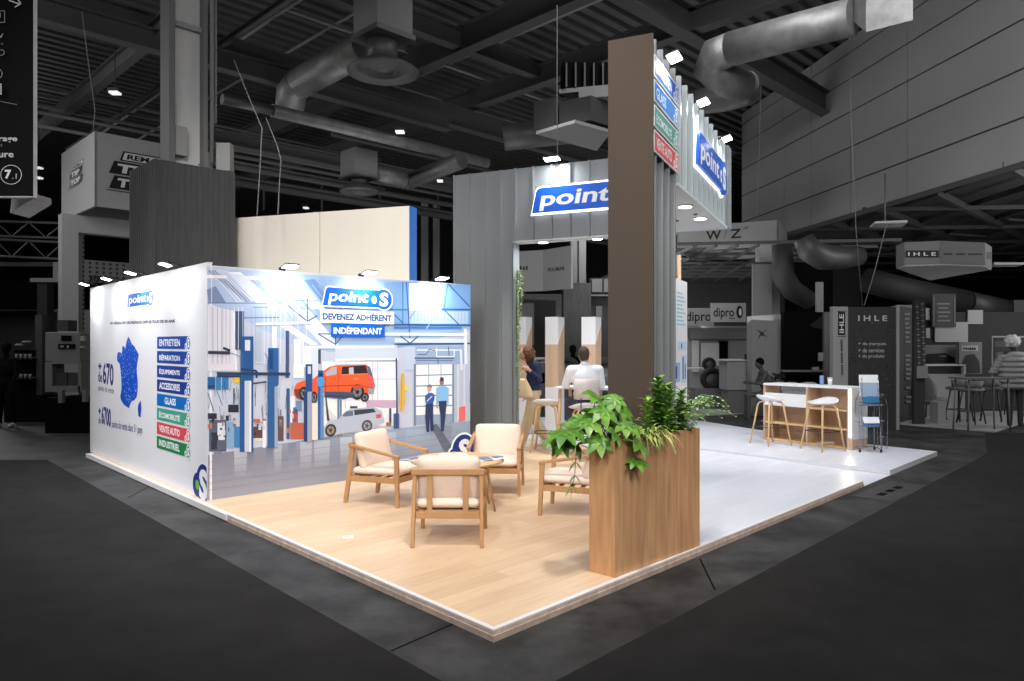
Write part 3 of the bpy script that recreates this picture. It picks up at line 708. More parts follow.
# orange car up on the lift
OR=C(226,92,50)
P.ppoly([(48,250),(48,220),(62,190),(100,175),(150,168),(200,130),(250,95),(290,86),(455,82),(478,95),(500,165),(508,205),(500,245),(470,250),(380,252),(330,236),(220,236),(160,262),(100,285),(60,268)],OR,cD)
P.ppoly([(225,130),(262,98),(292,94),(290,138),(230,148)],C(176,170,180),cD)
P.ppoly([(322,95),(455,86),(468,132),(318,138)],C(44,36,44),cD); P.ppoly([(360,100),(385,98),(388,136),(360,136)],C(180,186,200),cD)
P.ppoly([(462,88),(480,96),(500,165),(470,135)],C(88,104,136),cD); P.pline([(280,84),(455,80)],1.0,C(180,190,206),cD)
P.pline([(296,95),(300,232)],.6,C(170,62,36),cD); P.ppoly([(470,150),(500,160),(506,205),(480,215)],C(232,90,96),cD); P.ppoly([(470,215),(506,212),(500,248),(470,250)],C(150,156,176),cD)
P.ppoly([(48,225),(100,215),(110,270),(100,285),(60,268)],C(120,60,50),cD)
def wheel(x,y,rx,ry,cr,c1=C(34,34,42),c2=C(120,124,136)):
    s,z=P.px(cr[0]+x/cr[2],cr[1]+y/cr[2]); a=abs(P.px(cr[0]+(x+rx)/cr[2],cr[1]+y/cr[2])[0]-s); b=abs(P.px(cr[0]+x/cr[2],cr[1]+(y+ry)/cr[2])[1]-z)
    P.disc(s,z,a,b,c1); P.disc(s,z,a*.66,b*.66,c2); P.disc(s,z,a*.25,b*.25,c1)
    for k in range(5):
        t_=2*math.pi*k/5; P.poly([(s+a*.62*math.cos(t_)-.006,z+b*.62*math.sin(t_)),(s,z-.008),(s,z+.008),(s+a*.62*math.cos(t_)+.006,z+b*.62*math.sin(t_))],c1)
wheel(450,268,24,26,cD); wheel(408,238,38,44,cD); wheel(103,245,24,38,cD); wheel(162,270,18,36,cD)
P.ppoly([(220,236),(380,238),(385,262),(330,280),(220,268)],C(66,80,112),cD); P.pline([(230,258),(440,270)],1.2,C(44,54,80),cD)
P.pline([(215,205),(380,200),(500,215)],.8,C(176,64,38),cD); P.pline([(318,140),(468,134)],.5,C(250,150,110),cD); P.ppoly([(380,205),(440,195),(446,215),(384,222)],C(200,76,44),cD); P.prect(386,160,412,166,C(246,140,100),cD); P.ppoly([(228,150),(232,232),(226,232),(220,160)],C(190,70,40),cD)
# lift arm posts near car
P.prect(114,82,152,235,C(34,76,130),cD); P.prect(126,92,144,135,C(196,206,222),cD); P.prect(104,235,124,518,C(30,64,112),cD); P.prect(124,238,148,518,C(150,160,180),cD)
P.prect(150,300,182,510,C(224,216,208),cD)
P.prect(184,115,215,506,C(40,92,152),cD); P.prect(198,210,216,505,C(96,138,186),cD); P.disc(*P.px(285+200/5.675,350+180/5.675),.05,.06,C(70,150,220)); P.prect(184,128,212,150,C(20,50,100),cD)
P.prect(294,275,318,488,C(96,118,150),cD); P.prect(304,280,310,488,C(150,166,190),cD)
# silver estate car on the floor
P.ppoly([(218,480),(218,440),(240,405),(300,392),(335,352),(372,332),(500,322),(545,345),(558,385),(560,410),(500,440),(430,462),(320,472),(240,492)],C(176,184,200),cD)
P.ppoly([(322,372),(345,348),(382,342),(384,372),(330,378)],C(96,108,130),cD); P.ppoly([(388,340),(500,332),(512,352),(392,370)],C(60,62,76),cD); P.prect(365,318,408,330,C(60,60,72),cD)
P.ppoly([(512,366),(542,362),(542,384),(515,388)],C(206,80,100),cD); P.ppoly([(500,322),(560,330),(585,380),(560,400),(545,345)],C(226,230,238),cD)
wheel(462,430,30,34,cD,C(70,72,84),C(150,150,156)); wheel(256,455,32,36,cD,C(54,50,54),C(150,138,120))
P.ppoly([(230,320),(290,380),(240,400),(225,360)],C(214,212,216),cD); P.ppoly([(225,270),(232,270),(250,400),(235,400)],C(60,66,84),cD)
# hoses, trolley
P.ppoly([(655,135),(672,130),(680,300),(662,350),(645,345),(648,220)],C(214,172,84),cD); P.pline([(660,140),(655,340)],.7,C(170,130,60),cD); P.disc(*P.px(406,388),.03,.04,C(226,214,80))
for (x0,y0,x1,y1,cc) in ((588,330,600,430,C(60,70,96)),(612,360,645,445,C(60,92,140)),(650,400,660,440,C(190,196,210)),(570,410,600,430,C(150,110,90))): P.prect(x0,y0,x1,y1,cc,cD)
P.pline([(630,330),(630,440)],1.0,C(40,60,100),cD)
# two printed people walking
P.ppoly([(195,262),(212,245),(235,243),(248,252),(250,275),(240,305),(205,308),(196,290)],C(40,92,176),cE); P.ppoly([(200,305),(242,303),(242,400),(245,458),(228,460),(222,380),(218,465),(204,466),(196,380)],C(44,60,96),cE)
P.disc(*P.px(390+221/5.678,350+215/5.678),.036,.05,C(196,160,150)); P.ppoly([(206,210),(236,210),(232,198),(212,198)],C(120,110,120),cE); P.pline([(205,292),(235,262)],1.3,C(214,180,164),cE)
P.ppoly([(264,215),(280,202),(302,202),(325,212),(328,290),(318,292),(270,296),(262,280)],C(132,186,230),cE); P.ppoly([(272,290),(318,288),(312,370),(302,460),(286,462),(284,380),(276,330)],C(48,62,92),cE)
P.disc(*P.px(390+290/5.678,350+178/5.678),.036,.058,C(150,116,108)); P.ppoly([(278,176),(302,176),(300,155),(282,155)],C(60,50,56),cE)
P.ppoly([(260,215),(268,215),(268,330),(258,330)],C(140,176,214),cE); P.ppoly([(322,215),(330,218),(328,320),(320,320)],C(140,180,220),cE)
# emblem at lower right, cut by the edge
s,z=P.px(463,449)
P.disc(s,z,.235,.235,C(240,242,246)); P.disc(s-.17,z-.07,.13,.13,C(240,242,246)); P.disc(s,z,.205,.205,DBL); P.disc(s-.17,z-.07,.10,.10,DBL); P.disc(s-.17,z-.07,.055,.055,GRN); P.text('S',s-.09,z-.16,.2,.30,C(230,232,240),bold=.05)
# logo and claim
P.t+=.0003
s0,zb=P.px(322,307); s1,_=P.px(391,308); zt=P.px(350,285)[1]
logo(P,s0,zb+.02,s1-s0,(zt-zb)*.88,True,halow=.07,blue=C(0,92,205))
def qbox(u0,u1,v0,v1,col,tx,tc,bold,pad=.1):
    a=P.px(u0,v1);b=P.px(u1,v1); zt_=P.px((u0+u1)/2,v0)[1]; zb_=P.px((u0+u1)/2,v1)[1]
    P.poly([(a[0],zb_),(b[0],zb_),(b[0],zt_),(a[0],zt_)],col)
    h=zt_-zb_; P.text(tx,a[0]+h*.2,zb_+h*.22,b[0]-a[0]-h*.45,h*.62,tc,bold=bold)
qbox(319.5,393.5,310.5,323.5,C(236,242,248),'DEVENEZ ADHÉRENT',C(24,74,140),.045)
qbox(330.5,384,324,337,C(0,92,196),'INDÉPENDANT',WHT,.03)
P.build('printed_graphic',t)

# ---- beige panel box behind the mural
pP=Vector((-1.38,9.99)); t=thing('beige_panel','long plain beige panel box standing up behind the garage mural','panel',pP)
sd=(Vector((-4.12,10.966))-pP).normalized(); sn=Vector((sd.y,-sd.x)); 
if sn.y>0: sn=-sn
Lp=(Vector((-4.12,10.966))-pP).length
seam=1.42
g=MB(); g.ob(pP,sd,sn,.01,seam-.006,-.2,0,2.0,3.6); g.build('panel','beige',t,True)
g=MB(); g.ob(pP,sd,sn,seam+.006,Lp,-.2,0,2.0,3.6); g.build('panel','beige',t,True)
g=MB(); g.ob(pP,sd,sn,-.004,.01,-.2,0,2.0,3.6); g.build('blue_end','bluepanel',t,True)['label']='blue end face'
g=MB(); g.ob(pP,sd,sn,.05,.15,-.18,-.05,PZ,2.0);g.ob(pP,sd,sn,Lp-.15,Lp-.05,-.18,-.05,PZ,2.0); g.build('support_post','beam',t,True)

# ================================================================ CANOPY, FLUTED WALL, PILLAR
HT=4.31; ZB=3.25
def ribbed(g,P,d,n,s0,s1,t0,z0,z1,per=.27,rw=.035,rd=.035,first=0.0):
    """standing seam cladding as one folded sheet with thickness"""
    pts=[(s0,0)]; s=s0+first
    while s+rw<s1:
        if s>s0: pts.append((s,0))
        pts += [(s+rw*.2,rd),(s+rw*.8,rd),(s+rw,0)]; s+=per
    pts.append((s1,0))
    vs=[];fs=[]
    for (a,b) in pts:
        q=P+d*a+n*(t0+b); vs+=[(q.x,q.y,z0),(q.x,q.y,z1)]
        
    for i in range(len(pts)-1): fs.append([2*i,2*i+2,2*i+3,2*i+1])
    o=len(vs)
    for (a,b) in pts:
        q=P+d*a+n*(t0-.02); vs+=[(q.x,q.y,z0),(q.x,q.y,z1)]
    for i in range(len(pts)-1):
        fs.append([o+2*i,o+2*i+1,o+2*i+3,o+2*i+2]); fs.append([2*i+1,2*i+3,o+2*i+3,o+2*i+1]); fs.append([2*i,o+2*i,o+2*i+2,2*i+2])
    fs.append([0,1,o+1,o]); e=2*(len(pts)-1); fs.append([e,o+e,o+e+1,e+1])
    g.add(vs,fs)
FP=Vector((-.636,11.2)); fn=Vector((-.4258,-.9048)); sL=-.278; sJ=.719; sE=3.80
t=thing('fluted_wall','tall grey wall of vertical metal cladding between mural and doorway','wall panel',FP+FA*.2)
g=MB(); g.ob(FP,FA,fn,sL+.02,sJ-.02,-.2,-.021,PZ,HT); g.build('core','cladlight',t,True)
g=MB(); ribbed(g,FP,FA,fn,sL,sJ,0,PZ,HT,.262,.03,.035); g.build('cladding','clad',t,True)
g=MB(); g.ob(FP,FA,fn,sJ-.02,sJ,-.22,-.0,PZ,ZB); g.build('end_post','cladlight',t,True)
t=thing('canopy','high grey clad canopy with lit signs and a white underside','canopy',FP+FA*sJ)
g=MB(); g.ob(FP,FA,fn,sJ,sE,-.24,-.021,ZB,HT); g.build('front_beam','cladlight',t,True)
g=MB(); ribbed(g,FP,FA,fn,sJ+.001,sE,0,ZB,HT,.285,.035,.04,first=.03); g.build('front_cladding','clad',t,True)
C1=Vector((1.172,6.15)); CB=3.83; PW=.385; PD=.95
rb=MB(); rb.ob(C1,FB,FA,PD,CB,-.66,-.075,ZB+.01,HT); rb.build('side_beam','cladlight',t,True)
g=MB(); ribbed(g,C1,FB,FA,PD+.001,CB,-.052,ZB,HT,.285,.06,.05,first=.10); g.build('side_cladding','cladlight',t,True)
g=MB(); g.ob(C1,FB,FA,PD,CB,-.67,0,ZB-.02,ZB+.01); g.ob(FP,FA,fn,sJ,sE-.72,-.25,.0,ZB-.02,ZB); g.build('soffit','soffit',t,True)
def downlight(P,label):
    tt=thing('downlight',label,'lamp',(P[0],P[1],ZB-.02))
    g=MB(); g.lathe([(.085,-.012),(.085,0)],seg=20); g.build('rim','white',tt)
    g=MB(); g.lathe([(.07,-.018),(.07,-.012)],seg=20); g.build('lens','disc',tt)
    lamp('AREA','downlight_glow',(P[0],P[1],ZB-.06),(P[0],P[1],0),9,.12)
for s,lb in ((2.0,'downlight under the side canopy, left of the two beside the pillar'),(2.84,'downlight under the side canopy, right of the two beside the pillar')):
    q=C1+FB*s-FA*.16
    downlight(q,lb)
for s,lb in ((1.15,'left downlight under the front canopy beam, above the doorway'),(1.98,'right downlight under the front canopy beam, next to the pillar')):
    downlight(FP+FA*s-fn*(.12),lb)
for i,(s,o) in enumerate(((1.75,.30),(2.3,.40),(2.55,.16),(2.9,.45))):
    x,y=C1+FB*s-FA*o; g=MB(); g.lathe([(.022,-.012),(.022,.0)],c=(x,y,ZB-.02),seg=10); tag(g.build('soffit_fixing','bgmid'),'small dark fixing on the white canopy underside','fixing','small fixings on the canopy underside')
# the tall pillar
t=thing('tall_pillar','tall pillar, smooth taupe front and ribbed grey side, behind the planter','pillar',C1)
g=MB(); g.ob(C1,FB,FA,.012,PD,-PW,-.085,PZ,HT); g.build('core','clad',t,True)
g=MB(); g.ob(C1,FB,FA,-.006,.012,-PW-.002,.004,PZ,HT+.004); g.build('front_panel','taupe',t,True)['label']='smooth taupe front panel'
g=MB(); ribbed(g,C1,FB,FA,.012,PD,-.062,PZ,HT,.24,.05,.055,first=.10); g.build('side_cladding','clad',t,True)
# four service signs on the pillar
for (tx,cl,z,lb) in (('ENTRETIEN',C(40,92,190),3.965,'blue ENTRETIEN sign, topmost on the pillar side'),('GLASS',C(30,126,214),3.755,'light blue sign, second from top on the pillar side'),('ÉCOMOBILITÉ',C(88,164,150),3.545,'green ÉCOMOBILITÉ sign on the pillar side'),('VENTE AUTO',C(216,88,92),3.335,'red VENTE AUTO sign, lowest on the pillar side')):
    tt=thing('service_sign',lb,'sign',C1+FB*.5+FA*.0)
    g=MB(); g.ob(C1,FB,FA,.02,.94,-.006,.006,z,z+.185); g.build('plate','white',tt,True)
    P=Print(C1,FB,FA,t0=.0068); P.poly([(.035,z+.015),(.925,z+.015),(.925,z+.17),(.035,z+.17)],cl)
    w=.56 if len(tx)>6 else .34; P.text(tx,.09,z+.045,w,.095,WHT,bold=.02); small_emblem(P,.84,z+.02,.15,cl); P.build('lettering',tt)
# the two lit logo signs
def sign3d(Pq,d,n,s0,z0,w,h,label,t0):
    tt=thing('logo_sign',label,'sign',Pq+d*(s0+w/2)+n*t0)
    def slab(pts,ta,tb,m,nm):
        g=MB(); k=len(pts)
        f=lambda q,tt_:(Pq.x+d.x*q[0]+n.x*tt_,Pq.y+d.y*q[0]+n.y*tt_,q[1])
        g.add([f(q,ta) for q in pts]+[f(q,tb) for q in pts],[list(range(k))[::-1],list(range(k,2*k))]+[[i,(i+1)%k,k+(i+1)%k,k+i] for i in range(k)])
        return g.build(nm,m,tt,True)
    def outline(x,z,w,h,o):
        sh=.22; r=h*.16; cx=x+w-h*.5; bw=w-h*.5
        base=rrect(x-o,z-o,bw+2*o,h*.88+2*o,r,sh,(0,0,1,0))
        rr=h*.51+o; cz=z+h*.42
        # union: trace the box left side, then emblem arc
        zb=z-o; zt=z+h*.88+o
        ab=math.asin(max(-1,min(1,(zb-cz)/rr))); at=math.asin(min(1,(zt-cz)/rr))
        arc=[]
        a0=math.pi-ab if False else -math.pi-ab; 
        start=-math.pi+abs(ab); end=math.pi-at
        for k in range(29): 
            a=start+(end-start)*k/28; arc.append((cx+rr*math.cos(a),cz+rr*math.sin(a)))
        left=[p for p in base if p[0]<x+bw*.5]
        return arc+[p for p in left if p[1]>z+h*.4]+[p for p in left if p[1]<=z+h*.4]
    slab(outline(s0,z0,w,h,.03),t0,t0+.01,'halo','halo_plate')
    slab(outline(s0,z0,w,h,.0),t0+.01,t0+.045,'blue','plate')
    P=Print(Pq,d,n,t0=t0+.0458); logo(P,s0,z0,w,h,False,False,blue=C(0,88,205)); P.build('lettering',tt)
sign3d(FP,FA,fn,1.06,3.62,1.75,.40,'lit blue logo sign on the front of the canopy, partly behind pillar',.045)
sign3d(C1,FB,FA,1.68,3.60,1.80,.40,'lit blue logo sign on the side canopy right of the pillar',.0)
# arm floodlights
def arm_lamp(Pq,d,n,s,z,label,reach=.3,power=14,tilt=.35,w=.22,grp=None,base=0):
    q=Pq+d*s+n*base; tt=thing('arm_lamp',label,'lamp',(q.x,q.y,z),0,grp)
    e=q+n*reach; zz=z+.05
    f=lambda sd,o,dz:(q.x+d.x*sd+n.x*o,q.y+d.y*sd+n.y*o,z+dz)
    g=MB(); g.bar(f(0,-.03,.02),f(0,reach*.55,.06),.02,.02); g.ob(q,d,n,-.03,.03,-.04,-.0,z-.06,z+.03); g.build('arm','black',tt,True)
    g=MB(); hd=.11
    b=[f(-w/2,reach*.45,.015),f(w/2,reach*.45,.015),f(w/2,reach*.45+hd,.045),f(-w/2,reach*.45+hd,.045)]
    if Vector((d.x,d.y,0)).cross(Vector((n.x,n.y,0))).z<0: b=b[::-1]
    tp=[(x,y,z_+.012) for x,y,z_ in b]; g.hexa(b,tp); g.build('lamp_head','black',tt,True)
    g=MB(); c=sum((Vector(x) for x in b),Vector())/4; lp=[c+(Vector(x)-c)*.9-Vector((0,0,.004)) for x in b]; g.add(lp+[p_-Vector((0,0,.006)) for p_ in lp],[[0,1,2,3],[7,6,5,4],[0,4,5,1],[1,5,6,2],[2,6,7,3],[3,7,4,0]]); g.build('lens','lens',tt,True)
    L_=Vector(f(0,reach*.45+hd*.6,.02)); tg=Vector(f(0,-.02,-1.1)); L_=L_+(tg-L_).normalized()*.05
    lamp('AREA','arm_lamp_glow',L_,tg,power,.14,col=(.93,.97,1))
def s_of(Pq,d,u):
    k=(u-U0)/F; return (k*Pq.y-Pq.x)/(d.x-k*d.y)
for u,lb in ((97,'leftmost of four'),(120,'second from left of four'),(145,'third from left of four'),(181,'rightmost of four')):
    arm_lamp(GP,gd,gn,s_of(GP,gd,u),WT+.01,lb+' small arm floodlights on top of the white graphic wall',reach=.26,power=8,w=.17)
for u,lb in ((283,'arm floodlight on the mural top, left of its blue logo'),(362,'arm floodlight on the mural top, directly above its blue logo'),(434,'arm floodlight on the mural top, near the fluted wall')):
    arm_lamp(MP,md_,mn,s_of(MP,md_,u),WT-.01,lb,reach=.26,power=8,w=.17)
arm_lamp(FP,FA,fn,1.42,HT,'arm floodlight on the canopy above the front logo sign',reach=.3,power=9,w=.24,base=.02)
for s,lb in ((.40,'top arm floodlight on the pillar side, above the service signs'),(1.72,'arm floodlight on the side canopy above the start of the logo sign'),(3.22,'farthest arm floodlight on the side canopy, above the logo emblem')):
    arm_lamp(C1,FB,FA,s,HT-.10,lb,reach=.14,power=3.0,w=.22,base=-.03)
# ================================================================ FURNITURE ON THE STAND
def cloth(o): 
    return o
def make_armchair():
    t=thing('armchair','','chair')
    for sx in (-1,1):
        g=MB(); g.bar((sx*.315,.335,0),(sx*.305,.31,.565),.034,.042,up=(0,1,0),w1=.036,h1=.055); g.build('leg','wood',t,bevel=.004)
        g=MB(); g.bar((sx*.315,-.385,0),(sx*.305,-.29,.665),.034,.045,up=(0,1,0),w1=.036,h1=.06); g.build('leg','wood',t,bevel=.004)
        g=MB(); g.bar((sx*.308,.345,.568),(sx*.312,-.30,.672),.048,.032); g.build('armrest','wood',t,bevel=.006)
        g=MB(); g.bar((sx*.305,.31,.30),(sx*.305,-.335,.285),.028,.062); g.build('side_rail','wood',t,bevel=.003)
    g=MB(); g.bar((-.29,.315,.30),(.29,.315,.30),.028,.062); g.build('front_rail','wood',t,bevel=.003)
    g=MB(); g.bar((-.29,-.335,.285),(.29,-.335,.285),.028,.062); g.build('back_rail','wood',t,bevel=.003)
    g=MB(); g.bar((-.335,-.315,.675),(.335,-.315,.675),.036,.055); g.build('top_rail','wood',t,bevel=.006)
    for sx in (-1,1):
        g=MB(); g.bar((sx*.165,-.338,.28),(sx*.165,-.312,.66),.018,.05,up=(1,0,0)); g.build('back_slat','wood',t,bevel=.003)
    g=MB()
    for k in range(5): g.bar((-.29,-.24+k*.12,.318),(.29,-.24+k*.12,.318),.045,.012)
    g.build('seat_slats','wood',t)
    g=MB(); g.pillow(.60,.66,.12,e=.16,m=Matrix.Translation((0,.01,.385))@Matrix.Rotation(math.radians(1.5),4,'X')); g.build('seat_cushion','cush',t)
    g=MB(); g.pillow(.59,.44,.165,e=.2,m=Matrix.Translation((0,-.215,.60))@Matrix.Rotation(math.radians(104),4,'X')); g.build('back_cushion','cush',t)
    return t
ch=make_armchair()
AG='cream armchairs round the coffee table'
def face(dx,dy): return math.atan2(dy,dx)-math.pi/2
specs=[((-1.31,7.87),(.906,-.42),'cream armchair on the left, seen from its side in front of the mural'),
 ((-.525,6.375),(.01,1),'cream armchair nearest the front, seen straight from behind'),
 ((-.18,8.40),(-.08,-.99),'cream armchair at the back, facing the viewer before the fluted wall'),
 ((.635,7.36),(-.964,.265),'cream armchair on the right, half hidden behind the planter')]
for i,(p,d,l) in enumerate(specs):
    o=ch if i==0 else copy_tree(ch)
    place(o,l,(p[0],p[1],.0685),face(*d),AG,scale=.9)
# coffee table
t=thing('coffee_table','low round wooden coffee table between the four armchairs','table',(-.55,7.45,PZ))
g=MB(); g.lathe([(.44,.475),(.47,.485),(.47,.505),(.45,.51)],seg=40); g.build('table_top','lwood',t)
for k,dg_ in enumerate((-17,39,140,215)):
    a=math.radians(dg_); 
    g=MB(); g.tube([(.30*math.cos(a),.30*math.sin(a),.476),(.40*math.cos(a),.40*math.sin(a),0)],[.016,.011],10); g.build('leg','wood',t)
g=MB(); g.lathe([(.2,.455),(.2,.476)],seg=20); g.build('top_support','wood',t)
for i,(x,y,r,lb,cl) in enumerate(((-.20,7.40,.4,'open blue and white brochure on the right edge of the coffee table',C(90,120,170)),(-.93,7.35,-.5,'grey brochure on the left edge of the coffee table',C(120,124,140)),(-.60,7.62,.1,'white brochure lying in the middle of the coffee table',C(225,225,230)))):
    tt=thing('brochure',lb,'brochure',(x,y,PZ+.5105),r)
    g=MB()
    vs=[];n=8
    for k in range(n+1):
        xx=-.15+.30*k/n; zz=.012*(1-abs(abs(xx)/.075-1))+.002
        vs+=[(xx,-.105,zz),(xx,.105,zz),(xx,-.105,zz-.002),(xx,.105,zz-.002)]
    fs=[]
    for k in range(n): a=4*k; fs+=[[a,a+4,a+5,a+1],[a+2,a+3,a+7,a+6],[a,a+2,a+6,a+4],[a+1,a+5,a+7,a+3]]
    g.add(vs,fs); g.build('pages','white',tt)
    m_=mat('brochure_print_%d'%i,cl,.4)
    g=MB(); g.box(-.13,-.02,-.085,.085,.0145,.0155); g.box(.02,.13,-.02,.085,.0145,.0155); g.build('printed_picture',m_,tt)
# bar stools
def make_stool():
    t=thing('bar_stool','','stool')
    for k in range(4):
        a=math.radians(45+90*k); c,s=math.cos(a),math.sin(a)
        g=MB(); g.tube([(.325*c,.325*s,0),(.20*c,.20*s,.66),(.165*c,.165*s,.705),(.09*c,.09*s,.715)],[.013,.016,.016,.013],8); g.build('leg','lwood',t)
    g=MB()
    q=[(.268*math.cos(math.radians(45+90*k)),.268*math.sin(math.radians(45+90*k)),.30) for k in range(4)]
    g.tube(q+[q[0]],.007,6); g.build('footrest','steel',t)
    # shell: shallow bowl rising at the back (-y)
    vs=[];fs=[];nr,ns=7,28
    for i in range(nr+1):
        r=i/nr
        for k in range(ns):
            th=2*math.pi*k/ns; x=.235*r*math.cos(th); y=.205*r*math.sin(th)
            z=.725+.02*r*r+ (.085*max(0,-math.sin(th))**1.5*r**3) + .018*abs(math.cos(th))*r**3
            vs.append((x,y,z))
    for i in range(nr):
        for k in range(ns): fs.append([i*ns+k,i*ns+(k+1)%ns,(i+1)*ns+(k+1)%ns,(i+1)*ns+k])
    g=MB(); g.add(vs,fs,True); o=g.build('seat_shell','shell',t)
    md=o.modifiers.new('thick','SOLIDIFY'); md.thickness=.016; md.offset=-1
    return t
st=make_stool()
SG='white bar stools on the stand'
P1=fl(770.5,444.3); P2=fl(822.5,450.3,.062); P3=fl(547.5,451.5); P4=fl(585,459)
def stool(o,l,p,z,rz): place(o,l,(p[0],p[1],.0685),rz,SG)
stool(st,'white bar stool at the counter, left one of the two there',P1,PZ,math.radians(-70))
stool(copy_tree(st),'white bar stool at the counter, right one nearest the rack',P2,.062,math.radians(112))
stool(copy_tree(st),'empty white bar stool beside the seated man, left of him',P3,PZ,math.radians(-12))
ms=copy_tree(st); stool(ms,'bar stool on which the man in the white shirt sits',P4,PZ,math.radians(6))
g=MB(); vs=[];fs=[]
for i in range(9):
    a=math.radians(-150+15*i); 
    for z in (.875,1.02,1.165): vs.append((.215*math.cos(a),.205*math.sin(a)-.06*(z-.74),z))
for i in range(8):
    for j in range(2): a=i*3+j; fs.append([a,a+3,a+4,a+1])
g.add(vs,fs,True); o=g.build('back_shell',mat('stool_back_shell',C(206,196,190),.5),ms); md=o.modifiers.new('thick','SOLIDIFY'); md.thickness=.012
for sx in (-.09,.09):
    g=MB(); g.tube([(sx,-.16,.74),(sx*1.1,-.195,.82),(sx*1.1,-.205,.90)],.008,6); g.build('back_support','steel',ms)
# high bar table
tb=(.93,11.35)
t=thing('high_table','white high bar table in front of the seated man','table',(tb[0],tb[1],PZ),-a2)
g=MB(); g.box(-.20,.62,-.26,.34,.985,1.02); g.build('table_top','white',t,bevel=.006)
for (x,y) in ((-.15,-.2),(.56,-.2),(-.15,.28),(.56,.28)):
    g=MB(); g.tube([(x*.9,y*.9,.985),(x,y,0)],[.026,.018],10); g.build('leg','lwood',t)
# column stands with white tops and oak middles
def column(u0,u1,u2,Y,lab):
    x0,x1=xAt(u0,Y),xAt(u1,Y); P=Vector((x0,Y)); 
    # front along FA, side along FB
    k=(u1-U0)/F; w=(k*P.y-P.x)/(FA.x-k*FA.y); Q=P+FA*w; k=(u2-U0)/F; dd=(k*Q.y-Q.x)/(FB.x-k*FB.y)
    t=thing('display_column',lab,'column',P)
    n=-FB; zt=zAt(317,Y); z1=zAt(344.5,Y); z2=zAt(387,Y)
    g=MB(); g.ob(P,FA,FB,0,w,0,dd,z2,z1); g.build('oak_section','board',t,True)
    g=MB(); g.ob(P,FA,FB,0,w,0,dd,PZ,z2); g.build('white_base','white',t,True)
    g=MB(); a=[P,Q,Q+FB*dd,P+FB*dd]
    g.hexa([(q.x,q.y,z1) for q in a],[(q.x,q.y,zt) for q in a]); g.build('white_top','white',t,True)
    g=MB(); e=.004
    v=[Q+FA*e,Q+FB*dd+FA*e]
    g.hexa([(v[0].x,v[0].y,z1),(v[1].x,v[1].y,z1),(v[1].x-FA.x*e,v[1].y-FA.y*e,z1),(v[0].x-FA.x*e,v[0].y-FA.y*e,z1)],[(v[0].x,v[0].y,z1+.01),(v[1].x,v[1].y,zt-.12),(v[1].x-FA.x*e,v[1].y-FA.y*e,zt-.12),(v[0].x-FA.x*e,v[0].y-FA.y*e,z1+.01)])
    g.build('oak_wedge','board',t,True)
    return t
column(514.5,526,532,13.6,'white and oak display column behind the curly-haired woman')
column(545.2,558,564.3,13.2,'white and oak display column between the woman and the seated man')
column(581.5,595.5,601.2,12.7,'white and oak display column right behind the seated man')
# lit info panel right of the pillar
P_=Vector((1.67,7.95)); t=thing('info_panel','narrow white printed panel with blue pictures just right of the pillar','display panel',P_)
g=MB(); g.ob(P_,FB,FA,0,1.0,-.10,0,PZ,2.47); g.build('panel','white',t,True)
P=Print(P_,FB,FA)
def ib(s0,z0,s1,z1,c): P.poly([(s0,z0),(s1,z0),(s1,z1),(s0,z1)],c)
for k in range(9): ib(.45,1.95+k*.045,.9-(k%3)*.08,1.962+k*.045,C(120,190,210))
ib(.3,1.30,.62,1.52,C(150,180,215)); ib(.36,1.34,.46,1.48,C(24,60,120)); ib(.7,1.28,.95,1.6,C(190,208,228)); ib(.74,1.32,.80,1.58,C(30,64,124)); ib(.86,1.32,.91,1.5,C(40,80,140)); ib(.5,1.66,.95,1.76,C(190,212,232)); ib(.66,1.68,.72,1.74,C(50,90,150)); P.build('printed_graphic',t)
g=MB(); x=xAt(678.5,8.9); g.box(x-.02,x+.022,8.86,8.94,PZ,2.80); tag(g.build('slim_post','board'),'slim pale wooden post rising above the info panel','post')
# ---- counter with shelves
ca=Vector(fl(763.2,439.7,.062)); cb=Vector(fl(852.1,450.7,.062)); ce=Vector(fl(862.6,445.6,.062))
cd=(cb-ca).normalized(); cL_=(cb-ca).length; cn=Vector((cd.y,-cd.x)); 
if cn.y>0: cn=-cn
dep=(ce-cb).length
t=thing('service_counter','oak and white service counter with open shelves and a glowing corner strip','counter',ca)
zb,zt_=.062,1.055
def cb_(nm,m,s0,s1,t0,t1,z0,z1,bev=.003): g=MB(); g.ob(ca,cd,cn,s0,s1,t0,t1,z0,z1); return g.build(nm,m,t,True,bevel=bev)
D=-.44; sp=(.405+.0)*cL_+.18
cb_('counter_top','white',-.0,cL_,D,.0,zt_-.035,zt_)
cb_('end_panel','board',0,.03,D,-.002,zb,zt_-.035)
cb_('divider','board',sp-.015,sp+.015,D+.05,-.002,zb,zt_-.035)
cb_('corner_leg','board',cL_-.09,cL_-.0,D+.0,-.0,zb,zb+.17)
cb_('side_panel','white',cL_-.025,cL_+.002,D,-.015,zb+.17,zt_-.035); cb_('corner_panel','board',cL_-.09,cL_-.025,D,-.002,zb+.17,zt_-.035); cb_('corner_panel','board',cL_-.026,cL_,-.014,-.002,zb+.17,zt_-.035)
cb_('back_panel','board',sp,cL_-.09,D+.02,D+.04,zb,zt_-.035)
cb_('back_panel','board',.03,sp,D+.02,D+.04,zb,zb+.72)
cb_('front_panel','white',.03,sp-.015,-.03,-.004,zb+.615,zb+.83)
for z in (zb+.01,zb+.30): cb_('shelf','lwood',.03,cL_-.09,-.36,-.008,z,z+.028)
cb_('shelf','lwood',sp+.015,cL_-.09,-.30,-.008,zb+.60,zb+.628)
o=cb_('led_strip','led',cL_-.048,cL_-.016,-.001,.005,zb+.20,zt_-.035,0); o['label']='glowing white light strip'
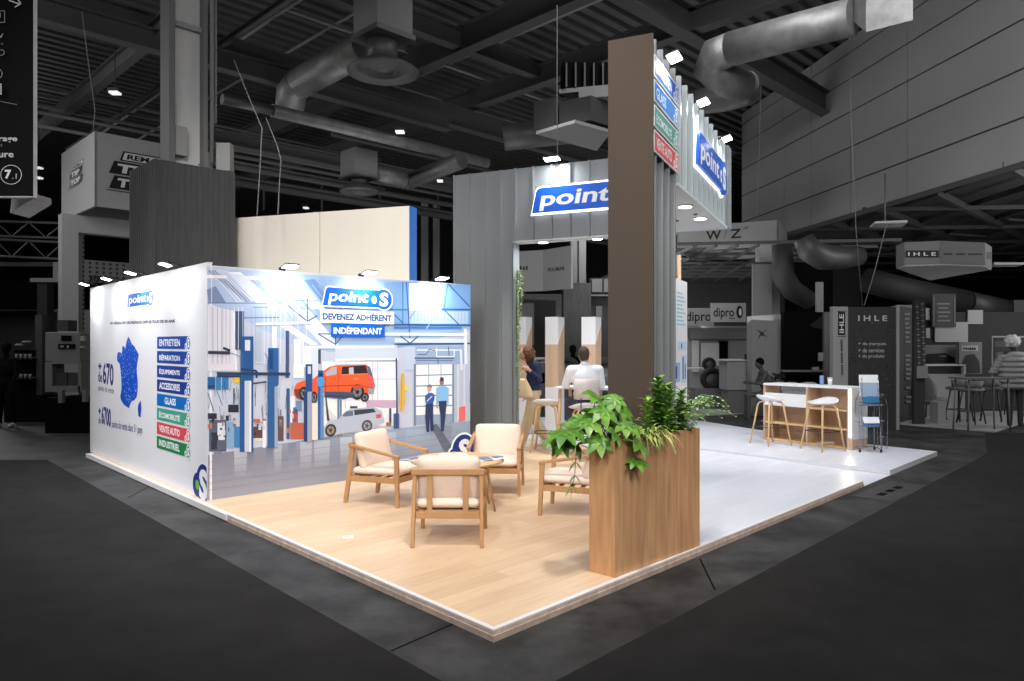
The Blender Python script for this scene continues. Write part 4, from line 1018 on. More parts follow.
q=ca+cd*(cL_-.04)+cn*.05; lamp('AREA','strip_glow',(q.x,q.y,.62),(q.x+cn.x,q.y+cn.y,.4),1.6,.05,col=(1,.92,.85),sizey=.8)
# things on the counter
q=ca+cd*.93+cn*(-.3); t=thing('drink_can','slim pale blue can standing on the counter','can',(q.x,q.y,zt_)); m_=mat('can_blue',C(120,152,205),.35)
g=MB(); g.lathe([(.028,0),(.034,.006),(.034,.135),(.030,.15),(.027,.155)],seg=18); g.build('body',m_,t); g=MB(); g.lathe([(.026,.155),(.026,.158)],seg=16); g.build('lid','chrome',t)
q=ca+cd*1.08+cn*(-.3); t=thing('paper_cup','white paper cup on the counter right of the blue can','cup',(q.x,q.y,zt_))
g=MB(); g.lathe([(.030,0),(.038,.11)],seg=18); g.build('body','white',t); g=MB(); g.lathe([(.041,.11),(.041,.12),(.034,.13)],seg=18); g.build('lid','bglight',t)
q=ca+cd*(sp+.25)+cn*(-.2); t=thing('power_strip','small white power strip on the bottom shelf of the counter','power strip',(q.x,q.y,zb+.038)); g=MB(); g.box(-.1,.1,-.03,.03,0,.03); g.build('body','white',t,bevel=.004)
g=MB(); g.tube([(-.1,0,.015),(-.16,.03,.008),(-.14,.1,.005),(-.05,.08,.005)],.005,6); g.build('lead','white',t)
# ---- leaflet trolley
tw=Vector(fl(870.5,452.6,.0685)); t=thing('leaflet_rack','wire leaflet trolley on wheels with blue brochures beside the counter','rack',(tw.x,tw.y,.0685),math.radians(-8))
g=MB(); W=.155; Dp=.30
for sx in (-1,1):
    g.tube([(sx*W,0,.03),(sx*W*.8,.0,.80),(sx*W*.75,.03,1.15)],.006,6)
    g.tube([(sx*W,Dp,.03),(sx*W*.95,Dp*.95,.5),(sx*W*.9,Dp*.8,.8),(sx*W*.7,.12,.95)],.006,6)
    g.tube([(sx*W,0,.05),(sx*W,Dp,.05)],.006,6); g.tube([(sx*W*.85,0,.45),(sx*W*.95,Dp*.95,.45)],.005,6)
g.tube([(-W,Dp,.05),(W,Dp,.05)],.006,6); g.tube([(-W*.9,Dp*.8,.8),(W*.9,Dp*.8,.8)],.005,6)
for k in range(-2,3): g.tube([(k*.05,.18,.10),(k*.05,.2,.60)],.003,5)
g.build('frame','chrome',t)
for i,z in enumerate((.40,.72)):
    g=MB(); w=.13
    for zz in (0,.05): g.tube([(-w,-.05,z+zz),(w,-.05,z+zz),(w,.12,z+zz),(-w,.12,z+zz),(-w,-.05,z+zz)],.004,5)
    g.build('basket','chrome',t)
g=MB(); g.bar((0,.05,.86),(0,.10,1.19),.28,.006,up=(0,1,0)); g.build('header_card','white',t)['label']='white and pale blue header card'
m_=mat('leaflet_pale_blue',C(146,166,194),.5); g=MB(); g.bar((0,.043,.86),(0,.079,1.07),.26,.004,up=(0,1,0)); g.build('header_print',m_,t)
m2=mat('leaflet_blue',C(78,116,168),.4); m3=mat('leaflet_teal',C(30,110,152),.4); m4=mat('leaflet_white',C(226,232,242),.5); m5=mat('leaflet_mauve',C(120,110,150),.5)
for i,(z,mm) in enumerate(((.765,m3),(.725,m5),(.455,m4),(.405,m2))):
    tt=thing('leaflet_stack',('teal leaflets in the upper basket of the wire rack','mauve leaflets low in the upper basket of the wire rack','white leaflets in the lower basket of the wire rack','blue leaflets low in the lower basket of the wire rack')[i],'leaflets',(tw.x,tw.y-.02,.0685+z))
    g=MB(); g.box(-.12,.12,-.03,.06,0,.012)
    g.bar((0,-.02,0),(0,.02,.09),.24,.02,up=(0,1,0)); g.build('sheets',mm,tt)
for sx in (-1,1):
    for y in (0,Dp):
        g=MB(); g.lathe([(.02,-.012),(.028,-.008),(.028,.008),(.02,.012)],seg=14); g.xf(Matrix.Translation((sx*W,y,.028))@Matrix.Rotation(math.pi/2,4,'Y')); g.build('wheel','black',t)
t2=thing('folded_trolley','tall folded wire trolley frame leaning behind the leaflet rack','trolley',fl(882,449,.062)+(.062,),math.radians(-20))
g=MB()
for x in (-.06,.0,.07): g.tube([(x,0,0),(x*1.2,.02,.5),(x*1.1,.02,.72),(x*.5,.0,.85),(0,-.03,.88)],.006,6)
for z in (.2,.45,.7): g.tube([(-.07,.01,z),(.08,.01,z)],.005,6)
g.build('frame','chrome',t2)
g=MB(); g.ball((0,.0,.83),(.05,.03,.06)); g.build('grip','halldark',t2)

# ================================================================ PLANTER AND PLANTS
pf=Vector(fl(614.9,578)); pr_=Vector(fl(699.8,546.2)); pl=Vector(fl(588.3,571.3)); pd_=(pr_-pf).normalized(); pL=(pr_-pf).length; pn=Vector((pd_.y,-pd_.x))
if pn.y>0: pn=-pn
pw=.232; hz=PZ+.97
t=thing('planter_box','tall oak planter box at the stand edge, full of green plants','planter',pf)
g=MB()
g.ob(pf,pd_,pn,0,pL,-.018,0,PZ,hz); g.build('long_panel','planter',t,True,bevel=.002)
g=MB(); g.ob(pf,pd_,pn,0,pL,-pw,-pw+.018,PZ,hz); g.build('long_panel','planter',t,True,bevel=.002)
g=MB(); g.ob(pf,pd_,pn,0,.018,-pw+.018,-.018,PZ,hz); g.build('end_panel','planter',t,True)
g=MB(); g.ob(pf,pd_,pn,pL-.018,pL,-pw+.018,-.018,PZ,hz); g.build('end_panel','planter',t,True)
g=MB(); g.ob(pf,pd_,pn,.018,pL-.018,-pw+.018,-.018,hz-.09,hz-.05); g.build('soil','soil',t,True)
def leafmesh(g,base,dirv,L,W,droop=.3,fold=.15,n=4,up=Vector((0,0,1)),tip=1.0):
    d=Vector(dirv).normalized(); side=d.cross(up)
    if side.length<1e-3: side=Vector((1,0,0))
    side.normalize(); u=side.cross(d).normalized(); vs=[];fs=[]
    for i in range(n+1):
        x=i/n; w=W*math.sin(math.pi*min(1,(x*.92+.06))**.8)*.5 if i<n else 0.001
        c=Vector(base)+d*L*x*(1-.15*droop*x)-Vector((0,0,1))*droop*L*x*x
        vs+= [c-side*w+u*fold*w, c, c+side*w+u*fold*w]
    for i in range(n): a=3*i; fs+=[[a,a+1,a+4,a+3],[a+1,a+2,a+5,a+4]]
    g.add(vs,fs,True)
def ppt(s,o,z): q=pf+pd_*s+pn*o; return Vector((q.x,q.y,z))
R=random.Random(3)
# palmate leaves
def palmate(g,c,nrm,r,rng):
    nrm=Vector(nrm).normalized(); a=nrm.orthogonal().normalized(); b=nrm.cross(a); ph=rng.uniform(0,6.28)
    for k in range(7):
        th=ph+math.radians(-150+50*k); d=a*math.cos(th)+b*math.sin(th)
        leafmesh(g,c,d,r*(1.0-.25*abs(k-3)/3),r*.50,droop=.35,fold=.12,up=nrm)
t=thing('big_leaf_plant','plant with large glossy hand-shaped leaves spilling over the left of the planter','plant',ppt(.14,-.11,hz-.05))
g=MB(); gs=MB()
root=ppt(.14,-.11,hz-.05)
tips=[(-.10,-.02,.26),(.0,.0,.33),(.08,.02,.27),(-.22,-.06,.18),(-.32,-.1,.14),(-.02,.12,.16),(.06,.17,.03),(-.12,.10,.10),(-.0,-.2,.22),(-.15,-.2,.18),(.05,-.1,.24),(-.42,-.12,.12),(-.38,-.18,.04),(.04,.17,-.10),(-.30,-.25,.06),(-.2,.02,.06),(-.07,-.12,.36)]
for (s,o,z) in tips:
    c=root+Vector((pd_.x*s+pn.x*o*1.0,pd_.y*s+pn.y*o,z)); 
    mid=(root+c)/2+Vector((0,0,.10)); gs.tube([root,mid,c],[.006,.005,.003],5)
    nr=Vector((R.uniform(-.4,.4)+pn.x*(.5+o),R.uniform(-.6,.1)+pn.y*.5,.55+R.uniform(0,.5)))
    palmate(g,c,nr,R.uniform(.12,.165),R)
g.build('leaves','leaf',t,True); gs.build('stems','stem',t,True)
t=thing('spider_plant','pale striped grassy plant in the middle of the planter','plant',ppt(.56,-.10,hz-.05))
g=MB(); rt=ppt(.47,-.06,hz-.03)
for k in range(230):
    a=R.uniform(0,6.28); l=R.uniform(.18,.36); e=R.uniform(.4,1.3)
    d=Vector((math.cos(a),math.sin(a),e*1.6)); b0=rt+Vector((pd_.x,pd_.y,0))*R.uniform(-.15,.15)
    leafmesh(g,b0,d,l,.016,droop=R.uniform(.5,1.1),n=6)
g.build('leaves','leafy',t,True)
t=thing('leafy_shrub','upright bushy shrub with small leaves at the right of the planter','plant',ppt(.80,-.12,hz-.05))
g=MB(); gs=MB()
for (s,o,h) in [(.63,-.12,.40),(.68,-.10,.46),(.58,-.14,.30),(.74,-.12,.36),(.80,-.14,.40),(.86,-.10,.38),(.92,-.14,.36),(.97,-.10,.30),(.83,-.06,.30),(.90,-.08,.26),(.70,-.05,.28),(.77,-.04,.22),(1.0,-.12,.24),(.95,-.04,.2)]:
    b0=ppt(s,o,hz-.05); tp=b0+Vector((R.uniform(-.10,.10),R.uniform(-.08,.08),h)); gs.tube([b0,tp],[.005,.003],5)
    m=int(h/.009)
    for i in range(m):
        p=b0.lerp(tp,.15+.85*(i+1)/m)
        a=i*2.4; d=Vector((math.cos(a),math.sin(a),.45+.5*(i/m))); leafmesh(g,p,d,R.uniform(.08,.15),.05,droop=.35,n=3)
g.build('leaves','leafd',t,True); gs.build('stems','stem',t,True)
t=thing('fern','feathery fern arching out over the right end of the planter','plant',ppt(1.04,-.10,hz-.05))
g=MB(); g2=MB()
for k in range(13):
    a=math.radians(-95+k*11); d2=Vector((math.cos(a),math.sin(a),0)); b0=ppt(1.05,-.10,hz-.05); L_=R.uniform(.26,.42); rise=R.uniform(.16,.34)
    ptsf=[b0+d2*L_*x+Vector((0,0,rise*math.sin(math.pi*x*.72))) for x in [i/9 for i in range(10)]]
    g.tube(ptsf,.002,4)
    for i in range(1,10):
        for sg in (-1,1):
            sd=Vector((-d2.y,d2.x,0))*sg; gg=g if k%3 else g2; leafmesh(gg,ptsf[i],sd+d2*.5,.085*(1.1-i/11),.022,droop=.2,n=3)
g.build('fronds','leafd',t,True); g2.build('fronds','leafp',t,True)
t=thing('hanging_sprig','thin trailing sprig of leaves hanging left of the planter','plant',ppt(.05,-.2,hz-.03))
g=MB(); gs=MB(); b0=ppt(.03,-.20,hz-.05); tl=[b0,b0+Vector((-.04,.0,.05)),b0+Vector((-.13,-.02,.0)),b0+Vector((-.145,-.02,-.12)),b0+Vector((-.15,-.02,-.22)),b0+Vector((-.17,-.02,-.30))]
gs.tube(tl,.003,5)
for i,p in enumerate(tl[2:]):
    for sg in (-1,1): leafmesh(g,p,Vector((sg*.7,-.1,-.9)),.085,.055,droop=.1,n=4)
leafmesh(g,tl[-1],Vector((-.1,0,-1)),.10,.045,n=4)
for k in range(5): leafmesh(g,tl[2],Vector((math.cos(k*1.2),-.3,math.sin(k*1.2)*.5)),.10,.045,n=4)
g.build('leaves','leafd',t,True); gs.build('stem','stem',t,True)
# climbing plant on the fluted wall end
q=FP+FA*(sJ+.01)-fn*.08; t=thing('climbing_plant','thin climbing plant trailing down the end of the fluted wall','plant',(q.x,q.y,PZ))
g=MB(); gs=MB(); rp=Random=random.Random(5)
zt=zAt(268,10.8); gs.tube([(q.x+.01,q.y,PZ),(q.x+.02,q.y,1.2),(q.x+.01,q.y,2.0),(q.x+.02,q.y,zt)],.006,5)
for k in range(360):
    z=PZ+(zt-PZ)*(k/360)**.38; sp_=.035 if z<1.7 else .055+.03*math.sin(z*3)
    c=Vector((q.x+.015+rp.uniform(0,sp_),q.y+rp.uniform(-.06,.08),z)); a=rp.uniform(0,6.28)
    leafmesh(g,c,Vector((math.cos(a),math.sin(a),rp.uniform(-.8,.2))),.045,.026,n=2)
g.build('leaves','leafp',t,True); gs.build('stem','stem',t,True)

# ================================================================ PEOPLE
def blob(name, shapes, m, parent, voxel=.012, smooth=4, world=False):
    """one continuous skin grown round tapered limbs"""
    g=MB()
    for s in shapes:
        if s[0]=='L':           # tapered limb through points
            pts=s[1]; rs=s[2]
            g.tube(pts,rs,14)
            for p,r in zip(pts,rs): g.ball(p,r,14,8)
        elif s[0]=='B': g.ball(s[1],s[2],18,12, m=(s[3] if len(s)>3 else None))
        elif s[0]=='X': g.hexa(s[1],s[2])
    o=g.build(name,m,parent,world)
    md=o.modifiers.new('r','REMESH'); md.mode='VOXEL'; md.voxel_size=voxel; md.use_smooth_shade=True
    sm=o.modifiers.new('s','SMOOTH'); sm.iterations=smooth; sm.factor=.5
    dg=bpy.context.evaluated_depsgraph_get(); me=bpy.data.meshes.new_from_object(o.evaluated_get(dg)); o.modifiers.clear(); old=o.data; o.data=me
    return o
def hand(base,d,up,side,curl=.6,k=1.0):
    """palm and five fingers of different lengths; returns limb shapes"""
    d=Vector(d).normalized(); up=Vector(up); s=d.cross(up).normalized(); up=s.cross(d).normalized(); base=Vector(base); S=[]
    S.append(('L',[base,base+d*.045*k,base+d*.085*k],[.026*k,.032*k,.030*k]))
    for i,(off,L_) in enumerate(((-.030,.066),(-.010,.076),(.010,.071),(.030,.056))):
        p=base+d*.085*k+s*off*k; q=p+(d*math.cos(curl*.7)-up*math.sin(curl*.7))*L_*.5*k; e=q+(d*math.cos(curl*1.7)-up*math.sin(curl*1.7))*L_*.5*k
        S.append(('L',[p,q,e],[.0095*k,.0088*k,.0075*k]))
    p=base+d*.03*k+s*side*.028*k; q=p+(d*.6+s*side*.8)*.035*k; e=q+(d*.95+s*side*.1-up*.3)*.032*k
    S.append(('L',[p,q,e],[.012*k,.0105*k,.009*k])); return S
V=Vector
# ---- seated man, back to the viewer (local: facing +y, seat top .745)
mx,my=P4
t=thing('person','man in a white shirt sitting at the high table, back to the viewer','person',(mx,my,PZ),math.radians(4))
sh=.0; hipz=.83
hip=V((0,0,hipz)); chest=V((0,.02,1.17)); neck=V((0,.03,1.375)); hd=V((-.01,.06,1.51))
body=[('B',hip,(.165,.13,.12)),('B',V((0,.01,1.02)),(.145,.11,.16)),('B',chest,(.185,.12,.17)),('L',[V((-.17,.02,1.29)),V((.17,.02,1.29))],[.062,.062]),('L',[V((0,.03,1.26)),neck,V((.01,.05,1.46))],[.07,.056,.054]),
 ('B',hd,(.076,.095,.115)),('B',V((.015,.148,1.525)),(.014,.022,.022)),('B',V((.015,.12,1.475)),(.04,.04,.035)),('B',V((-.062,.055,1.525)),(.012,.022,.032)),('B',V((.092,.055,1.525)),(.012,.022,.032)),
 ('L',[V((-.21,.02,1.29)),V((-.265,.13,1.06)),V((-.22,.36,1.05))],[.052,.042,.030]),('L',[V((.21,.02,1.29)),V((.265,.12,1.06)),V((.20,.36,1.05))],[.052,.042,.030]),
 ('L',[V((-.10,.02,.80)),V((-.17,.40,.80)),V((-.16,.36,.42)),V((-.16,.36,.34))],[.085,.062,.045,.04]),('L',[V((.10,.02,.80)),V((.15,.40,.80)),V((.15,.36,.42)),V((.15,.36,.34))],[.085,.062,.045,.04]),
 ('L',[V((-.16,.36,.33)),V((-.16,.47,.315))],[.04,.032]),('L',[V((.15,.36,.33)),V((.15,.47,.315))],[.04,.032])]
body+=hand((-.22,.37,1.055),(.1,1,.0),(0,0,1),1,.5)+hand((.20,.37,1.055),(-.1,1,.0),(0,0,1),-1,.5)
blob('body',body,'skin',t,.009,3)
shirt=[('B',V((0,.01,.93)),(.175,.135,.12)),('B',V((0,.01,1.05)),(.172,.132,.17)),('B',chest,(.205,.138,.18)),('L',[V((-.175,.02,1.285)),V((.175,.02,1.285))],[.078,.078]),('L',[V((0,.03,1.28)),V((0,.035,1.375))],[.085,.064]),
 ('L',[V((-.205,.02,1.285)),V((-.262,.13,1.065)),V((-.235,.33,1.055))],[.074,.062,.046]),('L',[V((.205,.02,1.285)),V((.262,.12,1.065)),V((.215,.33,1.055))],[.074,.062,.046])]
blob('shirt',shirt,'shirt',t,.011,5)
g=MB(); g.lathe([(.066,0),(.066,.02),(.060,.03)],c=(0,.033,1.36),seg=20); g.build('collar','shirt',t)
trou=[('B',V((0,.0,.82)),(.185,.145,.085)),('L',[V((-.10,.02,.81)),V((-.17,.40,.805)),V((-.16,.36,.42)),V((-.16,.36,.37))],[.10,.078,.06,.056]),('L',[V((.10,.02,.81)),V((.15,.40,.805)),V((.15,.36,.42)),V((.15,.36,.37))],[.10,.078,.06,.056])]
blob('trousers',trou,'jean',t,.012,4)
g=MB(); g.lathe([(.176,0),(.178,.035)],c=(0,.0,.885),seg=28); g.v=[V((p.x,p.y*.76,p.z)) for p in g.v]; g.build('belt','black',t)
hair=[('B',V((-.01,.045,1.535)),(.083,.095,.10)),('B',V((-.01,.02,1.485)),(.074,.068,.075))]
blob('hair','' or hair,'haird',t,.008,3)
for sx in (-.16,.15):
    blob('shoe',[('L',[V((sx,.35,.335)),V((sx,.48,.315))],[.05,.04])],'black',t,.008,3)
# ---- walking woman (local: facing -x to the left, slightly to viewer)
wx,wy=xAt(532,12.0),12.0
t=thing('person','woman with curly brown hair in a navy jacket, walking left with a handbag','person',(wx,wy,PZ),math.radians(12))
# figure walks towards -x ; y = towards the back
hip=V((.02,0,.90))
body=[('B',hip,(.12,.155,.12)),('B',V((.02,0,1.08)),(.095,.13,.14)),('B',V((.03,0,1.24)),(.11,.155,.15)),('L',[V((.03,-.15,1.34)),V((.03,.15,1.34))],[.05,.05]),('L',[V((.0,0,1.32)),V((-.08,0,1.42))],[.055,.045]),
 ('B',V((-.12,0,1.505)),(.092,.072,.112)),('B',V((-.215,0,1.49)),(.022,.013,.02)),('B',V((-.18,0,1.445)),(.038,.034,.03)),('B',V((-.205,0,1.46)),(.014,.022,.009)),('B',V((-.198,-.028,1.52)),(.012,.014,.009)),('B',V((-.198,.028,1.52)),(.012,.014,.009)),('B',V((-.11,-.074,1.495)),(.02,.01,.03)),
 ('L',[V((.03,-.19,1.33)),V((.06,-.24,1.10)),V((-.09,-.25,1.24))],[.045,.036,.025]),('L',[V((.03,.19,1.33)),V((.08,.22,1.06)),V((-.04,.22,.88))],[.045,.036,.025]),
 ('L',[V((.02,-.08,.86)),V((-.08,-.08,.47)),V((-.20,-.08,.09))],[.085,.055,.035]),('L',[V((-.20,-.08,.05)),V((-.33,-.08,.035))],[.036,.028]),
 ('L',[V((.02,.08,.86)),V((.06,.08,.46)),V((.24,.08,.14))],[.085,.055,.035]),('L',[V((.25,.08,.10)),V((.15,.08,.035))],[.034,.026])]
body+=hand((-.105,-.25,1.255),(-.9,.0,.4),(0,-1,.2),1,1.1)+hand((-.045,.22,.86),(-.2,0,-1),(1,0,0),1,.5)
blob('body',body,'skin',t,.009,3)
jk=[('B',V((.02,0,.98)),(.135,.175,.13)),('B',V((.025,0,1.12)),(.118,.155,.15)),('B',V((.03,0,1.25)),(.13,.178,.15)),('L',[V((.03,-.15,1.335)),V((.03,.15,1.335))],[.066,.066]),('L',[V((.0,0,1.33)),V((-.05,0,1.40))],[.075,.062]),
 ('L',[V((.03,-.19,1.325)),V((.065,-.24,1.10)),V((-.06,-.25,1.215))],[.064,.056,.040]),('L',[V((.03,.19,1.325)),V((.085,.22,1.06)),V((-.02,.22,.92))],[.064,.056,.040])]
blob('jacket',jk,'navy',t,.011,4)
tr=[('B',V((.02,0,.88)),(.135,.17,.10)),('L',[V((.02,-.08,.86)),V((-.08,-.08,.47)),V((-.185,-.08,.13))],[.10,.082,.082]),('L',[V((.02,.08,.86)),V((.06,.08,.46)),V((.225,.08,.17))],[.10,.082,.082])]
blob('trousers',tr,'chino',t,.012,4)
hr=MB(); Rh=random.Random(11)
sh_=[('B',V((-.08,0,1.535)),(.105,.105,.10)),('B',V((-.045,0,1.46)),(.085,.115,.11))]
for k in range(46):
    a=Rh.uniform(-2.2,2.2); e=Rh.uniform(-.9,1.2)
    sh_.append(('B',V((-.065+.105*math.cos(a)*math.cos(e),.11*math.sin(a)*math.cos(e),1.50+.11*math.sin(e))),(.026,.026,.026)))
blob('hair',sh_,'hairb',t,.008,1)
for (x,y,z) in ((-.20,-.08,.05),(.24,.08,.10)):
    p0=V((x+.03,y,z)); p1=V((x-.13,y,.035)) if x<0 else V((x-.11,y,.035)); blob('shoe',[('L',[p0,p1],[.045,.034])],'white',t,.008,3)
# handbag held by the woman
hx=xAt(522.5,11.68); t=thing('handbag','cream leather handbag hanging from the walking woman\'s raised hand','bag',(hx,11.68,.89))
g=MB(); vs=[]
for z,w,d in ((0,.165,.06),(.04,.175,.065),(.16,.13,.05),(.26,.075,.025),(.30,.06,.015)):
    for k in range(20):
        th=2*math.pi*k/20; sg=lambda x,p: math.copysign(abs(x)**p,x); vs.append((w*sg(math.cos(th),.6),d*sg(math.sin(th),.6),z))
fs=[]
for i in range(4):
    for k in range(20): fs.append([i*20+k,i*20+(k+1)%20,(i+1)*20+(k+1)%20,(i+1)*20+k])
fs.append(list(range(20))[::-1]); fs.append([80+k for k in range(20)]); g.add(vs,fs,True); g.build('body','bag',t)
for y in (-.02,.02):
    g=MB(); g.tube([(-.05,y,.27),(-.035,y,.38),(-.0,y,.42),(.035,y,.38),(.05,y,.27)],.007,6); g.build('handle','bag',t)
# ================================================================ THE HALL BEHIND
def bx(g,u0,u1,v0,v1,Y,dep=.3,z0=None):
    x0,x1=xAt(u0,Y),xAt(u1,Y); zt=zAt(v0,Y); zb=zAt(v1,Y) if z0 is None else z0
    g.box(x0,x1,Y,Y+dep,zb,zt); return g
def fprint(u0,v0,Y): return None
class FP2:   # print on a camera-facing front at distance Y
    def __init__(s,Y): s.P=Print(Vector((0,Y)),Vector((1,0)),Vector((0,-1)),step=.002,t0=.004); s.Y=Y
    def rect(s,u0,v0,u1,v1,c): s.P.ppoly([(u0,v0),(u1,v0),(u1,v1),(u0,v1)],c)
    def poly(s,p,c): s.P.ppoly(p,c)
    def text(s,t,u0,v0,u1,v1,c,**k): s.P.ptext(t,u0,v0,u1,v1,c,**k)
    def build(s,name,par=None): return s.P.build(name,par)
GW_=C(200,200,200)
# ---- hall column wrapped in grey timber
kc=Vector((-4.73,9.8)); t=thing('hall_column','hall column wrapped in dark grey timber, behind the white graphic wall','column',kc)
wB=1.1; wA=1.02
g=MB(); g.prism([kc,kc+B*wB,kc+B*wB+A*wA,kc+A*wA],0,4.19); g.build('timber_cladding','slat',t,True)
g=MB()
for k in range(14):
    p=kc+B*(wB*(k+.0)/14); g.ob(p,B,Vector((B.y,-B.x)),0,.012,0,.008,.0,4.19)
for k in range(12):
    p=kc+A*(wA*(k+.0)/12); g.ob(p,A,Vector((-A.y,-abs(A.x))) if False else Vector((-B.x,-B.y)),0,.012,0,.008,.0,4.19)
g.build('batten','slat',t,True)
hc=kc+B*.50+A*.35
g=MB(); nB_=Vector((B.y,-B.x)); hb=hc-B*.22
g.ob(hb,B,nB_,-.03,.05,-.16,.16,4.19,10); g.ob(hb,B,nB_,.44,.50,-.16,.16,4.19,10); g.build('flange','bgmid',t,True)
g=MB(); g.ob(hb,B,nB_,.05,.44,-.03,.03,4.19,10); g.build('web','bglight',t,True)
g=MB(); g.ob(hb,B,nB_,.05,.44,.03,.10,6.15,6.22); g.build('stiffener','bgwhite',t,True)
g=MB(); p=hc+B*.34+nB_*.16; g.tube([(p.x,p.y,4.3),(p.x,p.y,10)],.03,8); p=hc+B*.40+nB_*.14; g.tube([(p.x,p.y,4.9),(p.x,p.y,10)],.022,8); g.build('conduit','hallgrey',t,True)
g=MB(); g.ob(hb,B,nB_,.06,.22,.03,.14,4.35,4.75); g.build('base_box','bgwhite',t,True)
P_=Vector(atY(225,158,10.6)); t=thing('junction_box','pale electrical box fixed to the right side of the hall column','electrical box',P_)
g=MB(); g.box(-.1,.1,-.08,.08,-.2,.2); g.build('case','bgwhite',t,bevel=.01); g=MB(); g.tube([(-.05,0,-.2),(-.12,-.05,-.30),(-.3,-.05,-.12),(-.6,-.1,-.05),(-.8,-.1,-.25)],.015,6); g.build('cable','bgmid',t)
g=MB(); g.ob(kc+A*.1,B,nB_,-.25,-.0,-.0,.02,0,0); 
# ---- black hanging sign at the left edge
Ys=7.2
t=thing('hanging_sign','tall black hanging direction sign with white edge, cut by the left photo edge','sign',atY(20,100,Ys))
g=MB(); bx(g,-30,33,-60,196,Ys,.004); g.build('black_face','bgblack',t,True)
g=MB(); bx(g,-30,33.2,-60,197,Ys+.004,.062); g.build('white_edge','bglight',t,True)
f=FP2(Ys); wc=C(150,150,150)
f.text('rage',-1,137.5,17.5,143,wc,bold=.02); f.text('ure',-1,153,14,157.5,wc,bold=.02); f.text('t',1,144,3,147,C(90,90,90))
f.text('7',5.5,170,12,179,C(170,170,170),bold=.04); f.text('.1',13,174,17.5,179,C(150,150,150))
s_,z_=f.P.px(12,175); f.P.ring(s_,z_,.095,.006,wc,asp=1.1)
for (a,b_) in (((10,1),(21,5)),((22,4.5),(16,8)),((22,4.5),(18,-1))): f.P.pline([a,b_],1.2,wc)
for (u0,v0,u1,v1) in ((0,11.5,6.5,12.2),(0,23,6.5,23.7),(6,11.5,6.7,23.7)): f.rect(u0,v0,u1,v1,C(110,110,110))
f.P.pline([(2,14),(2,19)],1,C(120,120,120)); f.P.pline([(0,35),(3,39),(5,35)],.9,C(120,120,120)); f.text('B',3.5,44.5,6,46,C(90,90,90)); s_,z_=f.P.px(4,54); f.P.ring(s_,z_,.03,.006,C(110,110,110)); s_,z_=f.P.px(0,75); f.P.ring(s_,z_,.05,.006,C(110,110,110)); f.rect(-1,85,4.5,96,C(130,130,130)); f.text('N',0,88,3,93,C(20,20,20),bold=.03); f.P.pline([(-1,102),(20,106)],.5,C(90,90,90))
f.build('lettering',t)
g=MB(); y=7.5; v=[atY(12,193,y),atY(33,193,y),atY(33,199,y),atY(10,213,y)]; g.add(v+[(p[0],p[1]+.3,p[2]) for p in v],[[3,2,1,0],[4,5,6,7],[0,1,5,4],[1,2,6,5],[2,3,7,6],[3,0,4,7]]); tag(g.build('hall_bracket','bgwhite'),'pale slanted bracket box just below the black hanging sign','bracket')
# ---- cube sign and portal stand
Yc=16.0; kx=Vector((xAt(94.5,Yc),Yc)); zt=zAt(131,Yc); zb=zAt(206,Yc)
t=thing('cube_sign','big pale hanging cube sign with black slanted lettering, left of the hall column','sign',(kx.x,kx.y,zb))
wl=(s_of(kx,A,61.5)); wr=2.6
g=MB()
g.ob(kx,A,-B,0,wl,-.06,0,zb,zt); g.ob(kx,B,nB_,0,wr,-.06,0,zb,zt); g.ob(kx+A*wl,B,nB_,0,wr,0,.06,zb,zt); g.ob(kx+B*wr,A,-B,0,wl,0,.06,zb,zt)
g.build('panels','bgwhite',t,True)
def skewlogo(Pq,d,n,s0,z0,s1,z1):
    P=Print(Pq,d,n,step=.002,t0=.004); w=s1-s0; h=z1-z0; K=C(12,12,12)
    P.poly([(s0+w*.25,z0+h*.76),(s1+w*.05,z0+h*.76),(s1+w*.12,z0+h),(s0+w*.32,z0+h)],K); P.poly([(s0+w*.30,z0+h*.79),(s1+w*.03,z0+h*.79),(s1+w*.08,z0+h*.97),(s0+w*.35,z0+h*.97)],C(190,190,190))
    P.text('REMA',s0+w*.38,z0+h*.81,w*.6,h*.13,K,bold=.04,shear=.2)
    P.poly([(s0+w*.05,z0+h*.42),(s1-w*.05,z0+h*.42),(s1+w*.05,z0+h*.73),(s0+w*.15,z0+h*.73)],K); P.text('TIP',s0+w*.18,z0+h*.46,w*.66,h*.22,C(190,190,190),bold=.05,shear=.2)
    P.poly([(s0+w*.05,z0+h*.06),(s1-w*.0,z0+h*.06),(s1+w*.1,z0+h*.38),(s0+w*.15,z0+h*.38)],K); P.text('TOP',s0+w*.18,z0+h*.11,w*.72,h*.22,C(190,190,190),bold=.05,shear=.2)
    P.poly([(s0,z0),(s1-w*.1,z0),(s1-w*.1,z0+h*.02),(s0,z0+h*.02)],K)
    return P.build('lettering',t)
pa=kx+A*wl; Pz=Print(pa,-A,-B)
a=Pz.px(69,190); b_=Pz.px(82,160); skewlogo(pa,-A,-B,a[0],a[1],b_[0],zt-.45)
Pz=Print(kx,B,nB_); a=Pz.px(106,190); b_=Pz.px(134,153); skewlogo(kx,B,nB_,a[0],a[1],a[0]+1.1,b_[1])
t=thing('portal_stand','pale portal frame of a neighbouring stand under the cube sign','stand',(kx.x,kx.y,0))
pk=Vector((xAt(62,16.7),16.7)); l1=s_of(pk,B,78.5); l2=s_of(pk,B,89); zo=zAt(232,16.9); zt2=zb-.03
g=MB(); g.ob(pk,B,nB_,0,l1,-.3,0,0,zt2); g.ob(pk,B,nB_,l1,4.6,-.3,0,zo,zt2); g.build('frame','bgwhite',t,True)
g=MB(); g.ob(pk,B,nB_,l1,l2,-.5,-.35,0,zo+.2); g.build('inner_reveal','perf',t,True)
